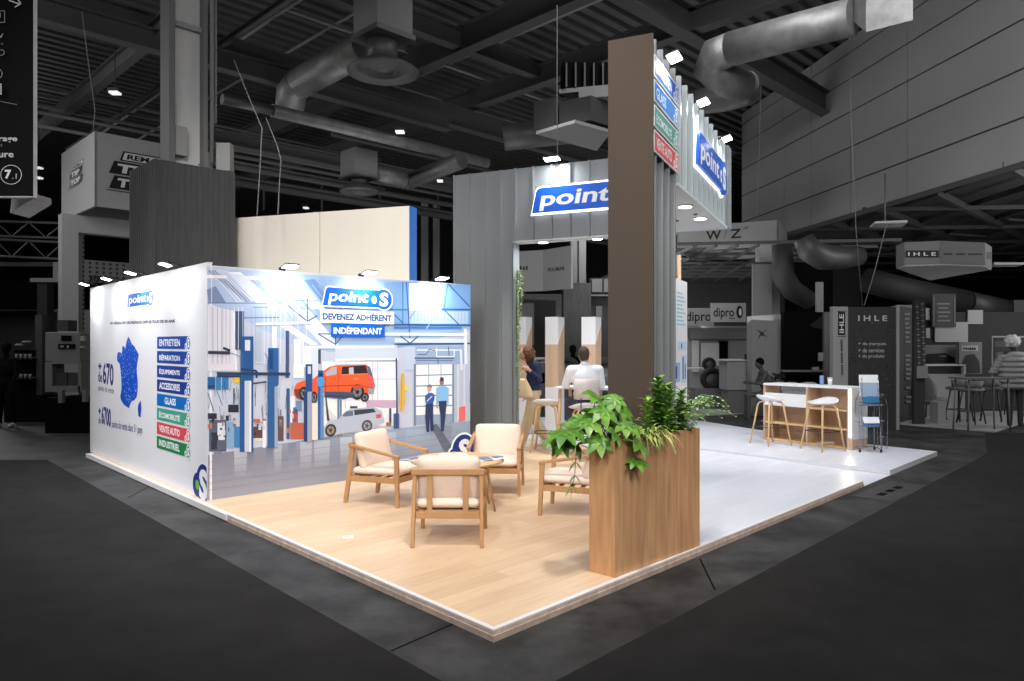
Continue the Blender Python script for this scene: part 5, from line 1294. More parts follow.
g=MB(); g.ob(pk,B,nB_,l1+.1,4.6,-1.7,-1.6,3.3,3.85); g.build('back_banner','perf',t,True)
g=MB(); g.ob(pk,B,nB_,l1,4.6,-1.7,-1.6,0,2.6); g.build('lower_wall','bgmid',t,True)
P=Print(pk+nB_*(-1.6),B,nB_,step=.002,t0=.004); dashes(P,90,274.8,107,281,C(16,16,16),5); o=P.build('wall_lettering'); tag(o,'dark letters on the perforated banner inside the portal stand','lettering')
# ---- dark left background: roof trusses, black drape, machines
def truss(u0,v0,u1,v1,Y0,Y1,label,h=.4):
    a=Vector(atY(u0,v0,Y0)); b=Vector(atY(u1,v1,Y1)); t=thing('roof_truss',label,'truss',a)
    g=MB(); dz=Vector((0,0,h)); g.tube([a,b],.035,6); g.tube([a+dz,b+dz],.035,6); g.build('chord','bgmid',t,True)
    g=MB(); n=int((b-a).length/h)
    for i in range(n): p=a.lerp(b,i/n); q=a.lerp(b,(i+1)/n); (g.tube([p,q+dz],.018,5) if i%2 else g.tube([p+dz,q],.018,5))
    g.build('lattice','bgmid',t,True)
truss(-5,236,63,238,20,20,'upper lattice truss left of the portal stand')
truss(-5,256,63,259,20,20,'lower lattice truss left of the portal stand',.45)
g=MB(); bx(g,-20,62,262,266,20.5,.3); tag(g.build('rail','bgmid'),'grey rail under the two lattice trusses','rail')
g=MB(); bx(g,30,62,278,282,19.5,.5); tag(g.build('fascia_beam','bgwhite'),'pale fascia beam above the black drape at left','beam')
g=MB(); bx(g,-40,36,281,309,20,.2); bx(g,50,62,283,308,20,.2); tag(g.build('black_drape','bgblack'),'black drape band at the far left under the pale fascia','drape')
g=MB(); bx(g,-40,62,309,440,21,.2,0); tag(g.build('stand_wall','bgdark'),'dark stand wall at the far left behind the machines','wall panel')
g=MB(); bx(g,-40,40,309.5,311,20.9,.1); bx(g,50,62,309.5,312,20.9,.1); tag(g.build('shelf_edge','bgwhite'),'thin pale edge line below the black drape','rail')
g=MB(); bx(g,37,47,283,345,19.6,.3,0); tag(g.build('dark_post','bgdark'),'dark post between the drape and the portal stand','post')
g=MB(); bx(g,53,62,262,282,19.4,.2); tag(g.build('pale_box','bgwhite'),'pale box high beside the portal frame, left side','box')
for (u,v,lb) in ((38,372,'faint'),):
    pass
t=thing('machine_cabinet','grey machine cabinet on a black base left of the white graphic wall','machine',fl(66,432,0))
Y=14.4
g=MB(); bx(g,45,80,332,362,Y,.5); g.build('cabinet','bgmid',t,True,bevel=.02)
g=MB(); bx(g,45,52,362,392,Y,.4); bx(g,78,81,362,392,Y,.4); bx(g,52,78,361,364,Y,.4); bx(g,52,80,386,392,Y,.6); bx(g,58,62,390,403,Y-.1,.1); bx(g,82,86,390,402,Y-.1,.1); g.build('frame','bgmid',t,True)
g=MB(); bx(g,54,67,373,388,Y+.05,.3); bx(g,68,78,373,386,Y+.05,.3); g.build('drawer_block','bgdark',t,True)
g=MB(); bx(g,45,92,398,431,Y,.9,0); g.build('black_base','bgblack',t,True)
g=MB(); bx(g,61,71,335.5,341,Y-.02,.02); bx(g,58,75,344,349,Y-.02,.02); g.build('display','bgblack',t,True)
f=FP2(Y-.025); f.rect(60,345.5,64,347.5,C(120,120,120)); f.rect(67,345.5,69,348,C(140,140,140)); f.rect(73,337,76,338,C(90,90,90)); f.build('controls',t)
g=MB(); bx(g,57,68,320,331,Y+.1,.3); g.build('top_unit','bgdark',t,True)
g=MB(); bx(g,80,84,336,341,Y,.1); bx(g,80,83,346,348,Y,.1); g.build('side_bracket','bgwhite',t,True)
Y=16.5; t=thing('wheel_machine','dark wheel service machine with small bright clamps at the far left','machine',(xAt(25,Y),Y,0))
g=MB()
for (u,v) in ((16,357),(16,377)):
    bx(g,u,u+18,v,v+1.2,Y,.1)
    for k in range(4): x,y,z=atY(u+2+k*4.5,v,Y); g.tube([(x,y-.05,z-.05),(x,y-.05,z+.07)],.035,7)
for (u,v) in ((20,345),(27,342)): x,y,z=atY(u,v,Y); g.lathe([(.10,-.02),(.11,0),(.07,.03)],c=(x,y,z),seg=14)
o=g.build('clamps','bgmid',t,True); o['kind']='stuff'
g=MB(); bx(g,14,36,350,397,Y+.1,.5); bx(g,4,44,396,404,Y,.6,0); g.build('body','bgblack',t,True)
g=MB(); bx(g,35,42,315,395,Y+.1,.3); g.build('column','bgdark',t,True)
# dark standing figure at the left edge
Y=15.5; X=xAt(6,Y); t=thing('person','person in black clothes standing at the far left, almost lost in shadow','person',(X,Y,0))
b_=[('B',V((0,0,.95)),(.15,.12,.14)),('B',V((0,0,1.2)),(.17,.12,.22)),('L',[V((-.17,0,1.40)),V((.17,0,1.40))],[.06,.06]),('L',[V((0,0,1.4)),V((0,0,1.55))],[.055,.05]),('B',V((0,0,1.65)),(.075,.09,.11)),('L',[V((.19,0,1.38)),V((.25,-.05,1.12)),V((.24,-.16,.92))],[.05,.042,.03]),('L',[V((-.19,0,1.38)),V((-.25,-.05,1.12)),V((-.22,-.16,.92))],[.05,.042,.03]),('L',[V((.08,0,.9)),V((.11,0,.48)),V((.14,.02,.08))],[.09,.06,.045]),('L',[V((-.08,0,.9)),V((-.12,0,.48)),V((-.15,.02,.08))],[.09,.06,.045]),('L',[V((.14,.02,.05)),V((.17,-.14,.035))],[.04,.03]),('L',[V((-.15,.02,.05)),V((-.15,-.14,.035))],[.04,.03])]
b_+=hand((.24,-.17,.90),(0,-.2,-1),(0,1,0),1,.5)+hand((-.22,-.17,.90),(0,-.2,-1),(0,1,0),-1,.5)
blob('body',b_,'bgblack',t,.012,3); blob('hair',[('B',V((0,.02,1.68)),(.085,.095,.10))],'bgblack',t,.012,2)
for (p,q) in (((.14,.02,.05),(.18,-.17,.04)),((-.15,.02,.05),(-.15,-.17,.04))): blob('shoe',[('L',[V(p),V(q)],[.05,.04])],'bgwhite',t,.012,2)
# ---- seen through the doorway
Y=22; t=thing('corner_sign','pale two-sided hanging sign seen through the doorway under the canopy','sign',atY(543,250,Y))
e=Vector((xAt(543,Y),Y)); zt=zAt(250,Y); zb=zAt(291,Y)
el=e+Vector((-.92,.40))*2.2; er=e+Vector((.90,-.45))*0+Vector((xAt(571,21.0)-e.x,21.0-Y))*1.0
g=MB()
for p,q,m_ in ((e,el,0),(e,er,0)):
    d_=(q-p).normalized(); n_=Vector((d_.y,-d_.x)); n_=n_ if n_.y<0 else -n_
    g.ob(p,d_,n_,0,(q-p).length,-.08,0,zb,zt)
g.build('panels','bgwhite',t,True)
d_=(er-e).normalized(); n_=Vector((d_.y,-d_.x)); n_=n_ if n_.y<0 else -n_
P=Print(e,d_,n_,step=.002,t0=.004); a=P.px(548,272); b2=P.px(565,266); P.text('POLMAR',a[0],a[1],b2[0]-a[0],b2[1]-a[1],C(24,24,24),bold=.02)
P.build('lettering',t); 
P=Print(el,(e-el).normalized(),Vector((-.40,-.92)),step=.002,t0=.004); a=P.px(517,270); b2=P.px(528,265); dashes(P,517,266,529,270,C(40,40,40),4); P.build('lettering',t)
Y=23; t=thing('hall_column','far hall column, pale above and dark clad below, seen through the doorway','column',(xAt(580,Y),Y,0))
g=MB(); bx(g,571,577,200,283,Y,.5); bx(g,579,586,200,283,Y,.5); bx(g,577,579,200,283,Y+.1,.3); g.build('shaft','bgmid',t,True)
g=MB(); bx(g,563.5,591,283,430,Y-.2,.9,0); g.build('timber_cladding','slat',t,True)
g=MB(); bx(g,568,570,236,268,22.5,.05); tag(g.build('black_strap','bgblack'),'thin dark strap beside the far hall column','strap')
Y=26; g=MB(); bx(g,515,565,294,440,Y,.2,0); tag(g.build('stand_wall','bgdark'),'dark stand wall behind the display columns, under the two-sided sign','wall panel')
g=MB(); bx(g,521,534,303,345,24,.2); tag(g.build('wall_screen','bgmid'),'grey screen on the dark wall between the first two display columns','screen')
g=MB(); bx(g,556,564,300,322,25,.2); tag(g.build('wall_poster','bgmid'),'small grey poster above the second display column','poster')
g=MB(); bx(g,538,562,297.5,299,25,.1); tag(g.build('light_rail','bgmid'),'thin rail across the dark wall seen through the doorway','rail')
Y=24; t=thing('shelf_display','grey equipment display with posters, seen between last display column and pillar','display',(xAt(600,Y),Y,0))
g=MB(); bx(g,590,612,278,440,Y+.3,.2,0); g.build('back_board','bgdark',t,True)
g=MB(); bx(g,592,602,279,292,Y+.2,.08); bx(g,604,611,279,292,Y+.2,.08); bx(g,591,612,294.5,296,Y,.3); bx(g,596,602,306,317,Y+.2,.05); g.build('poster','bgmid',t,True)
Y=18; t=thing('grey_counter','grey counter with a pale lettered top edge, seen behind the curly-haired woman','counter',(xAt(539,Y),Y,0))
g=MB(); bx(g,526,545,363,440,Y,.8,0); g.build('body','bgmid',t,True)
g=MB(); bx(g,525,546,358,363,Y-.03,.85); g.build('top_band','bglight',t,True); f=FP2(Y-.04); dashes(f.P,536,359.2,545,362,C(20,20,20),5); f.build('lettering',t)
g=MB(); bx(g,540,545,373,383,Y-.02,.03); g.build('opening','bgblack',t,True)
def tyre(x,y,z,R_,w,label,rz=0):
    t=thing('tyre',label,'tyre',(x,y,z),rz)
    g=MB(); pr=[(R_*.62,-w*.4),(R_*.75,-w*.5),(R_*.95,-w*.45),(R_,-w*.2),(R_,w*.2),(R_*.95,w*.45),(R_*.75,w*.5),(R_*.62,w*.4)]
    g.lathe(pr+[pr[0]],seg=28); g.f=g.f[:-2]; g.sm=g.sm[:-2]; g.c=g.c[:-2]; g.xf(Matrix.Rotation(math.pi/2,4,'X')); g.build('tread','rubber',t)
    g=MB(); g.lathe([(R_*.63,-.02),(R_*.63,.02)],seg=24); g.lathe([(R_*.12,-.08),(R_*.12,.03)],seg=10); g.xf(Matrix.Rotation(math.pi/2,4,'X')); g.build('rim','bgmid',t); return t
Y=15.6; x,y,z=atY(604,377,Y); tyre(x,y,z,.42,.24,'large tyre half hidden behind the seated man, right side')
g=MB(); g.box(x-.45,x+.45,y-.2,y+.3,.0685,z-.42); tag(g.build('tyre_stand','bgdark'),'dark stand under the large tyre behind the man','stand')
Y=16.4; x,y,z=atY(565,372,Y); tyre(x,y,z,.36,.22,'tyre behind the seated man, left of his shoulder'); g=MB(); g.box(x-.3,x+.3,y-.15,y+.25,.0685,z-.36); tag(g.build('tyre_stand','bgdark'),'dark stand under the tyre left of the seated man','stand')
Y=17; X=xAt(573,Y); t=thing('person','dark-clothed person standing far behind the seated man\'s left shoulder','person',(X,Y,0))
blob('body',[('B',V((0,0,1.0)),(.15,.12,.14)),('B',V((0,0,1.22)),(.18,.13,.22)),('L',[V((-.18,0,1.40)),V((.18,0,1.40))],[.06,.06]),('L',[V((0,0,1.42)),V((0,0,1.52))],[.055,.05]),('B',V((0,0,1.60)),(.075,.09,.11)),('L',[V((.19,0,1.38)),V((.26,-.05,1.12)),V((.18,-.22,1.0))],[.05,.042,.03]),('L',[V((-.19,0,1.38)),V((-.26,-.05,1.12)),V((-.18,-.22,1.0))],[.05,.042,.03]),('L',[V((.08,0,.9)),V((.11,0,.48)),V((.12,.02,.05))],[.09,.06,.045]),('L',[V((-.08,0,.9)),V((-.12,0,.48)),V((-.12,.02,.05))],[.09,.06,.045])]+hand((.17,-.23,1.0),(-.4,-.6,0),(0,0,1),1,.5)+hand((-.17,-.23,1.0),(.4,-.6,0),(0,0,1),-1,.5),'bgblack',t,.012,3)
blob('hair',[('B',V((0,.02,1.63)),(.085,.095,.10))],'bgblack',t,.012,2)
# ---- right background: pale stand floors
g=MB(); g.prism([fl(690,424,0),fl(705,416,0),fl(880,408,0),fl(905,392,0),fl(700,392,0),fl(600,400,0)],0,.02)
tag(g.build('stand_floor','bgfloor'),'pale grey floor of the stand behind the white platform','floor panel')
g=MB(); g.prism([fl(897,424.5,0),fl(995,432.5,0),fl(1100,398,0),fl(1100,384,0),fl(905,390,0)],0,.03); tag(g.build('stand_floor','bgfloor'),'pale floor of the right-hand stand under its bar table','floor panel')
# ring light box sign
Y=20; Rr=Vector((xAt(778.5,Y),Y)); t=thing('ring_sign','pale square ring sign with black letters hanging right of the canopy','sign',(Rr.x,Rr.y,zAt(247,Y)))
zt=zAt(220,Y); zb=zAt(246,Y); LL=Rr-FA*2.75
g=MB(); nF=-FB
g.ob(LL,FA,nF,0,2.75,-.05,0,zb,zt); g.ob(LL,FB,-FA,0,2.6,-.05,0,zb,zt); g.ob(Rr,FB,FA,0,2.6,-.05,0,zb,zt); g.ob(LL+FB*2.6,FA,nF,0,2.75,-.05,0,zb,zt); g.build('panels','bgwhite',t,True)
P=Print(LL,FA,nF,step=.002,t0=.004); a=P.px(706,240); b2=P.px(736,229); h=b2[1]-a[1]
P.text('W',a[0],a[1],.42,h,C(20,20,20),bold=.02); P.text('/',a[0]+.47,a[1],.12,h,C(110,110,110)); P.text('Z',a[0]+.66,a[1],.30,h,C(20,20,20),bold=.02); P.poly([(a[0]+1.0,a[1]+h*.9),(a[0]+1.12,a[1]+h*.9),(a[0]+1.18,a[1]+h*1.2),(a[0]+1.05,a[1]+h*1.2)],C(110,110,110)); [P.poly([(a[0]+.25+k*.13,a[1]-h*.75),(a[0]+.28+k*.13,a[1]-h*.75),(a[0]+.28+k*.13,a[1]-h*.3),(a[0]+.25+k*.13,a[1]-h*.3)],C(124,124,124)) for k in range(6)]; P.build('lettering',t)
Y=19; t=thing('hall_column','pale hall column clad in grey boards, right of the ring sign','column',(xAt(768,Y),Y,0))
g=MB(); bx(g,761,778,246,430,Y,.45,0); g.build('shaft','bgwhite',t,True); g=MB(); bx(g,753,772,264,430,Y-.3,.1,0); bx(g,772,780,264,430,Y-.1,.5,0); g.build('board_cladding','bgmid',t,True)
g=MB(); bx(g,753,780,262,264,Y-.32,.6); g.build('cap_ring','bgdark',t,True)
Y=24; t=thing('banner_sign','grey hanging banner with round lettering at the back, left one of two','sign',atY(700,316,Y)); g=MB(); bx(g,684,714,308,326,Y,.1); g.build('panel','bgwhite',t,True); f=FP2(Y); f.text('dipro',686,311.5,711,324,C(24,24,24),bold=.01); f.build('lettering',t)
Y=23; t=thing('banner_sign','grey hanging banner with round lettering and a tyre mark, right one of two','sign',atY(728,312,Y)); g=MB(); bx(g,711,746,303,322,Y,.1); g.build('panel','bgwhite',t,True); f=FP2(Y); f.text('dipro',713.5,307.5,734,319.5,C(16,16,16),bold=.015); s_,z_=f.P.px(739.5,312); f.P.disc(s_,z_,.10,.20,C(16,16,16)); f.P.disc(s_+.02,z_,.04,.11,GW_); f.rect(729,317.8,735,318.8,C(60,60,60)); f.build('lettering',t)
Y=25; t=thing('exhibition_wall','pale exhibition stand wall behind the tyres and white desk','wall panel',(xAt(720,Y),Y,0)); g=MB(); bx(g,680,752,326,404,Y,.2,0); g.build('panel','bgwhite',t,True); g=MB(); bx(g,690,751,328,339,Y-.3,.3); g.build('fascia','bgmid',t,True)
g=MB(); bx(g,719,728,341,359,Y-.1,.08); g.build('dark_opening','bgblack',t,True); g=MB(); bx(g,701,719.5,343,366,Y-.1,.05); bx(g,692,699,340,372,Y-.1,.05); g.build('poster','bglight',t,True)
Y=21; x,y,z=atY(709,364,Y); tyre(x,y,z,.19,.2,'small tyre on the display table behind the white platform')
Y=20; x,y,z=atY(712,379,Y); tyre(x,y,z,.31,.3,'large tyre on the floor of the stand behind the white platform')
x0=xAt(686,Y); t=thing('display_table','thin pale display table with the small tyre on it','table',(xAt(697,21),21,0)); g=MB(); bx(g,684,712,368,369.5,21,.6); g.build('table_top','bglight',t,True)
for u in (687,709):
    g=MB(); bx(g,u,u+1.5,369.5,400,21,.05,0); g.build('leg','bgmid',t,True)
g=MB(); x=xAt(712,20); g.box(x-.5,x+.5,19.8,20.5,0,zAt(388,20)); tag(g.build('tyre_plinth','bgmid'),'low grey plinth carrying the large tyre','plinth')
Y=18.5; t=thing('reception_desk','pale reception desk with a grey plinth and laptop at the back','desk',(xAt(740,Y),Y,0))
g=MB(); bx(g,727,752,361,390,Y,.7); g.build('body','bgwhite',t,True); g=MB(); bx(g,728,751,390,401,Y+.05,.6,0); g.build('plinth','bgmid',t,True); g=MB(); bx(g,725,755,359.5,361,Y-.05,.8); g.build('desk_top','bglight',t,True)
t=thing('laptop','dark open laptop on the reception desk','laptop',atY(748,361,18.4)); g=MB(); bx(g,744.5,750,354,361,18.55,.02); g.build('screen','bgdark',t,True)
g=MB(); bx(g,744,751,359.3,359.9,18.45,.15); g.build('keyboard_base','bgdark',t,True)
# white slanted tower with a cross emblem
Y=18; t=thing('display_tower','pale display tower with a dark cross emblem beneath the clad hall column','display tower',(xAt(768,Y),Y,0))
g=MB(); v=[atY(752,316,Y),atY(784,314,Y),(xAt(784,Y),Y,0),(xAt(752,Y),Y,0)]; g.add(v+[(p[0],p[1]+.4,p[2]) for p in v],[[3,2,1,0],[4,5,6,7],[0,1,5,4],[1,2,6,5],[2,3,7,6],[3,0,4,7]]); g.build('panel','bgwhite',t,True)
f=FP2(Y); f.poly([(756,329),(762,332),(768,338),(761,334)],C(50,50,50)); f.poly([(768,328),(762,334),(757,340),(760,334)],C(50,50,50)); f.poly([(761,332),(763,332),(763,336),(761,336)],C(50,50,50)); f.build('emblem',t)
# leafy pot plant behind the column base and a bending person
Y=17; t=thing('potted_plant','dark bushy potted plant by the display tower behind the bar stools','plant',(xAt(776,Y),Y,0))
g=MB(); rq=random.Random(9)
for k in range(46):
    a=rq.uniform(0,6.28); l=rq.uniform(.35,.7); leafmesh(g,(xAt(776,Y),Y,.9),(math.cos(a),math.sin(a)*.6,rq.uniform(.2,1.6)),l,.07,droop=.5)
g.build('leaves','bgmid',t,True); g=MB(); g.lathe([(.14,0),(.19,.85),(.17,.9)],c=(xAt(776,Y),Y,0),seg=18); g.build('pot','bgmid',t,True)
Y=16.6; X=xAt(763,Y); t=thing('person','person in grey seated by the reception desk behind the left bar stool','person',(X,Y,0))
blob('body',[('B',V((.08,0,.62)),(.16,.14,.14)),('B',V((.06,0,.9)),(.15,.12,.2)),('L',[V((0,-.14,1.08)),V((.0,.14,1.08))],[.07,.07]),('L',[V((-.0,0,1.1)),V((-.06,0,1.22))],[.05,.05]),('B',V((-.09,0,1.30)),(.09,.075,.11)),('L',[V((0,-.17,1.06)),V((-.1,-.2,.85)),V((-.28,-.15,.88))],[.05,.04,.03]),('L',[V((0,.17,1.06)),V((-.1,.2,.85)),V((-.28,.15,.88))],[.05,.04,.03]),('L',[V((.05,-.09,.6)),V((-.35,-.1,.6)),V((-.36,-.1,.08))],[.085,.06,.04]),('L',[V((.05,.09,.6)),V((-.35,.1,.6)),V((-.36,.1,.08))],[.085,.06,.04])]+hand((-.29,-.15,.88),(-1,0,0),(0,0,1),1,.4)+hand((-.29,.15,.88),(-1,0,0),(0,0,1),-1,.4),'beam',t,.014,3)
blob('hair',[('B',V((-.07,0,1.34)),(.10,.085,.10))],'bgblack',t,.014,2)
t=thing('stool','grey box stool under the seated person by the reception desk','stool',(X+.08,Y,0)); g=MB(); g.box(-.18,.18,-.18,.18,.42,.48); g.build('seat','bgmid',t,bevel=.02); g=MB(); g.lathe([(.17,0),(.12,.03),(.03,.06),(.03,.42)],seg=18); g.build('base','bgmid',t)
# black stand
Y=16; t=thing('black_stand','black exhibition stand box with a bright streak, behind the counter','stand',(xAt(805,Y),Y,0))
g=MB(); bx(g,784,833,312,404,Y+1.5,.2,0); g.build('back_wall','bgblack',t,True); g=MB(); bx(g,786,833,262,314,Y+3.2,.1); g.build('upper_drape','bgblack',t,True); g=MB(); bx(g,817,823.5,282,312,Y+1.5,.1); g.build('pale_post','bgwhite',t,True)
g=MB(); bx(g,824,833,312,404,Y+1.4,.08,0); g.build('speckled_edge','bgmid',t,True)
g=MB(); bx(g,784,832,370.5,372,Y+.8,.5); g.build('shelf','bgmid',t,True)
f=FP2(Y+1.49); 
f.P.mb.add([f.P.w(*f.P.px(u,v)) for u,v in ((810,325),(824,314),(826,330),(812,327))],[[0,1,2,3]],col=(.01,.01,.01,1)); f.build('wall_picture',t)
g=MB(); bx(g,818.5,823.5,352.5,361,Y+1.35,.03); tag(g.build('price_card','bgwhite'),'small white card on the black stand wall','card')
g=MB(); bx(g,813.5,819,367,371,Y+1.1,.1); tag(g.build('small_box','bgwhite'),'small pale box on the shelf of the black stand','box')
for (u,l) in ((795,'left'),(813,'right')):
    Yq=13.6; x=xAt(u,Yq); t=thing('lounge_stool','dim grey stool with a wide shell behind the counter, %s of the pair'%l,'stool',(x,Yq,PZ if False else 0))
    g=MB(); g.pillow(.38,.42,.10,m=Matrix.Translation((0,0,.82))); g.build('seat','hallgrey',t)
    g=MB(); g.pillow(.36,.05,.22,m=Matrix.Translation((0,.20,.92))); g.build('back','hallgrey',t)
    for sx in (-.2,.2):
        for sy in (-.18,.18): g=MB(); g.tube([(sx*.6,sy*.6,.8),(sx,sy,0)],.013,6); g.build('leg','bgdark',t)
# IHLE stand: light column + dark wall + side panel
Y=15.0; t=thing('letter_column','pale column panel with a vertical black nameplate, left end of the dark stand','display panel',(xAt(840,Y),Y,0))
g=MB(); bx(g,833,848,306.5,410,Y,.15,0); g.build('panel','bgwhite',t,True); f=FP2(Y); f.rect(838,312,845,335,C(16,16,16)); f.P.text('IHLE',*(lambda a,b:(a[0],a[1],b[0]-a[0],b[1]-a[1]))(f.P.px(839.3,333),f.P.px(843.7,314)),C(190,190,190),bold=.02,rot=True)
for q_ in ((837,311),(837,336)): f.rect(q_[0],q_[1],q_[0]+9,q_[1]+.6,C(40,40,40))
[f.rect(840.2,339.5+k*1.7,842.2,340.6+k*1.7,C(60,60,60)) for k in range(21) if k not in (7,14)]; f.build('lettering',t)
t=thing('stand_wall','dark stand wall with pale letters and a list of three lines','wall panel',(xAt(872,Y),Y,0))
g=MB(); bx(g,848,897,307,410,Y+.02,.15,0); g.build('panel','bgdark',t,True); g=MB(); bx(g,896.5,899.5,306,410,Y,.2,0); g.build('pale_edge','bgwhite',t,True)
f=FP2(Y+.02)
for k in range(130): 
    u=random.uniform(849,894); v=random.uniform(322,398); f.P.t=.004; f.rect(u,v,u+random.uniform(.5,2.2),v+random.uniform(.4,1.6),C(*(3*[random.choice((18,24,34,70,84))])))
f.P.t=.008
f.text('I H L E',858,315.5,887,321,C(185,185,185),bold=.02)
for i,s_ in enumerate(('+ de marques','+ de services','+ de produits')): f.text(s_,858,342+i*6.2,886-(i>0)*2,346.2+i*6.2,C(170,170,170),bold=.01)
f.build('lettering',t)
t=thing('vertical_banner','tall dark banner panel with vertical pale writing at the stand corner','banner',(xAt(907,Y-.5),Y-.5,0))
p0=Vector((xAt(899.5,Y),Y)); p1=Vector((xAt(914,14.4),14.4)); p0=Vector(fl(899.5,424,0)); p1=Vector(fl(914,420,0)); d_=(p1-p0).normalized(); n_=Vector((d_.y,-d_.x)); n_=n_ if n_.y<0 else -n_
ztp=zAt(306,p0.y)
g=MB(); g.ob(p0,d_,n_,0,(p1-p0).length,-.08,0,0,ztp); g.build('panel','bgdark',t,True)
P=Print(p0,d_,n_,step=.002,t0=.004); a=P.px(904,346); b2=P.px(910,310)
for k in range(20):
    v=313+k*4.6
    if k in (7,8,15,17): continue
    P.prect(904.5,v,910-(k%3)*.7,v+2.2,C(112,112,112))
P.build('lettering',t)
# round hanging sign
Yr=14.2; t=thing('round_sign','wide hanging sign with curved pale side and nameplate, upper right','sign',atY(943,258,Yr))
arc=[(896,Yr+.5),(904.5,Yr-.0),(939.5,Yr-.2),(942,Yr-.2),(985,Yr+.05),(986,Yr+.1),(991.8,Yr+.7)]
def topz(i): return zAt([244,243.2,242.5,242,242.4,243.5,245][i],arc[i][1])
pts=[Vector((xAt(u,y),y)) for u,y in arc]; z1=zAt(242.3,Yr); z0=zAt(265,Yr)
bk=Vector((xAt(930,Yr+3.2),Yr+3.2)); base=pts+[Vector((pts[-1].x+.1,Yr+2.3)),bk]
g=MB(); n_=len(base); g.hexa([(p.x,p.y,z0) for p in base],[(p.x,p.y,z1) for p in base]); g.build('drum','bgmid',t,True)
g=MB(); cx_=sum((p.x for p in base))/n_; cy_=sum((p.y for p in base))/n_
g.prism([Vector((cx_,cy_))+(p-Vector((cx_,cy_)))*.985 for p in base],z0-.02,z0); g.build('underside_lit_tone','bglight',t,True)  # light from the floor put into a paler underside colour
# nameplate, following the curve
def seg(u0,v0,u1,v1,c,tx=None,tc=None):
    # choose the chord of the arc under u0..u1
    ya=[y for (u,y) in arc]; ip=lambda u:next(arc[i][1]+(arc[i+1][1]-arc[i][1])*(u-arc[i][0])/(arc[i+1][0]-arc[i][0]) for i in range(len(arc)-1) if arc[i][0]<=u<=arc[i+1][0])
    p=Vector((xAt(u0,ip(u0)),ip(u0))); q=Vector((xAt(u1,ip(u1)),ip(u1))); d_=(q-p).normalized(); n_=Vector((d_.y,-d_.x)); n_=n_ if n_.y<0 else -n_
    P=Print(p,d_,n_,step=.002,t0=.006 if c else .006)
    if c: P.ppoly([(u0,v0),(u1,v0),(u1,v1),(u0,v1)],c)
    if tx: P.ptext(tx,u0+(u1-u0)*.08 if c else u0,v0+(v1-v0)*.25 if c else v0,u1-(u1-u0)*.08 if c else u1,v1-(v1-v0)*.25 if c else v1,tc or GW_,bold=.02)
    P.build('nameplate' if c else 'small_lettering',t)
K=C(20,20,20)
seg(905.5,250.5,938.5,257.5,K,'I H L E',C(200,200,200)); seg(943.5,253.2,952,254.9,C(50,50,50)); seg(956,253.3,965,255,C(50,50,50)); seg(968,253.4,982,255.1,C(50,50,50)); seg(986.5,252,991,259,K); seg(904.6,249.5,905.0,258.5,K); seg(939.0,248.5,939.4,258.5,K)
g=MB(); bx(g,869,899,223.5,228.5,16,.5); 
t=thing('ceiling_lamp_panel','bright flat ceiling lamp panel left of the round hanging sign','lamp',atY(885,226,17)); P_=Vector(atY(885,226,17)); g=MB(); g.prism([(P_.x-.4,P_.y-.35),(P_.x+.25,P_.y-.5),(P_.x+.5,P_.y+.2),(P_.x-.2,P_.y+.3)],P_.z,P_.z+.05); g.build('diffuser_panel','bglight',t,True); g=MB(); g.tube([(P_.x,P_.y,P_.z+.05),(P_.x,P_.y,P_.z+1.2)],.02,6); g.build('hanger','bgmid',t,True)
g=MB(); P_=Vector(atY(1003,266,17)); g.prism([(P_.x-.4,P_.y-.3),(P_.x+.3,P_.y-.3),(P_.x+.4,P_.y+.2),(P_.x-.2,P_.y+.2)],P_.z,P_.z+.05); tag(g.build('ceiling_lamp_panel','bgwhite'),'dim flat ceiling lamp panel right of the round hanging sign','lamp')
# big ducts under the mezzanine
g=MB(); g.tube([atY(782,245,18),atY(783,275,18),atY(792,290,18.5),atY(808,300,19)],[.24,.27,.26,.24],16); tag(g.build('round_duct','bgdark'),'curved dull duct end beside the ring sign column','duct')
t=thing('round_duct','wide curved duct under the mezzanine edge, left of the round sign','duct',atY(820,260,17)); g=MB(); g.tube([atY(803,238,17),atY(809,250,17),atY(822,257,17.2),atY(838,258,17.5),atY(858,256,18)],[.22,.28,.30,.28,.24],16); g.build('elbow','ductd',t,True)
t=thing('round_duct','long dull duct running behind the dark stand towards the right','duct',atY(900,290,20)); g=MB(); g.tube([atY(866,280,21),atY(900,289,21),atY(964,302,21.5)],.36,16); g.build('duct_pipe','bgdark',t,True); g=MB(); g.tube([atY(966,302,21.5),atY(1004,308,22)],[.33,.27],16); g.build('open_end','ductd',t,True)
# mezzanine under-structure
for i,(a,b_) in enumerate((((878,208),(960,242)),((935,192),(1060,255)),((1006,165),(1090,215)),((830,222),(905,245)))):
    p=Vector(atz(a[0],a[1],5.25)); q=Vector(atz(b_[0],b_[1],5.25)); g=MB(); g.bar(p,q,.12,.16); tag(g.build('ceiling_rail','beam'),'dark rail under the mezzanine ceiling at the upper right','rail','rails under the mezzanine ceiling')
for i in range(9):
    p=Vector(atz(800+i*5,236-i*3,5.4)); u=770+i*34
    p=Vector(atz(u,268-i*7,5.4)); q=p+Vector((4.5,1.6,0)); g=MB(); g.tube([p,q],.04,6); tag(g.build('service_pipe','bgmid'),'thin grey pipe under the mezzanine ceiling on the right','pipe','pipes under the mezzanine ceiling')
for i in range(1,8):
    p=Vector((8.6+i*1.6,15.0,5.35)); q=Vector((7.2+i*2.6,40,5.35)); g=MB(); g.bar(p,q,.08,.14); tag(g.build('ceiling_joist','beam'),'long dim joist under the mezzanine ceiling','joist','joists under the mezzanine ceiling')
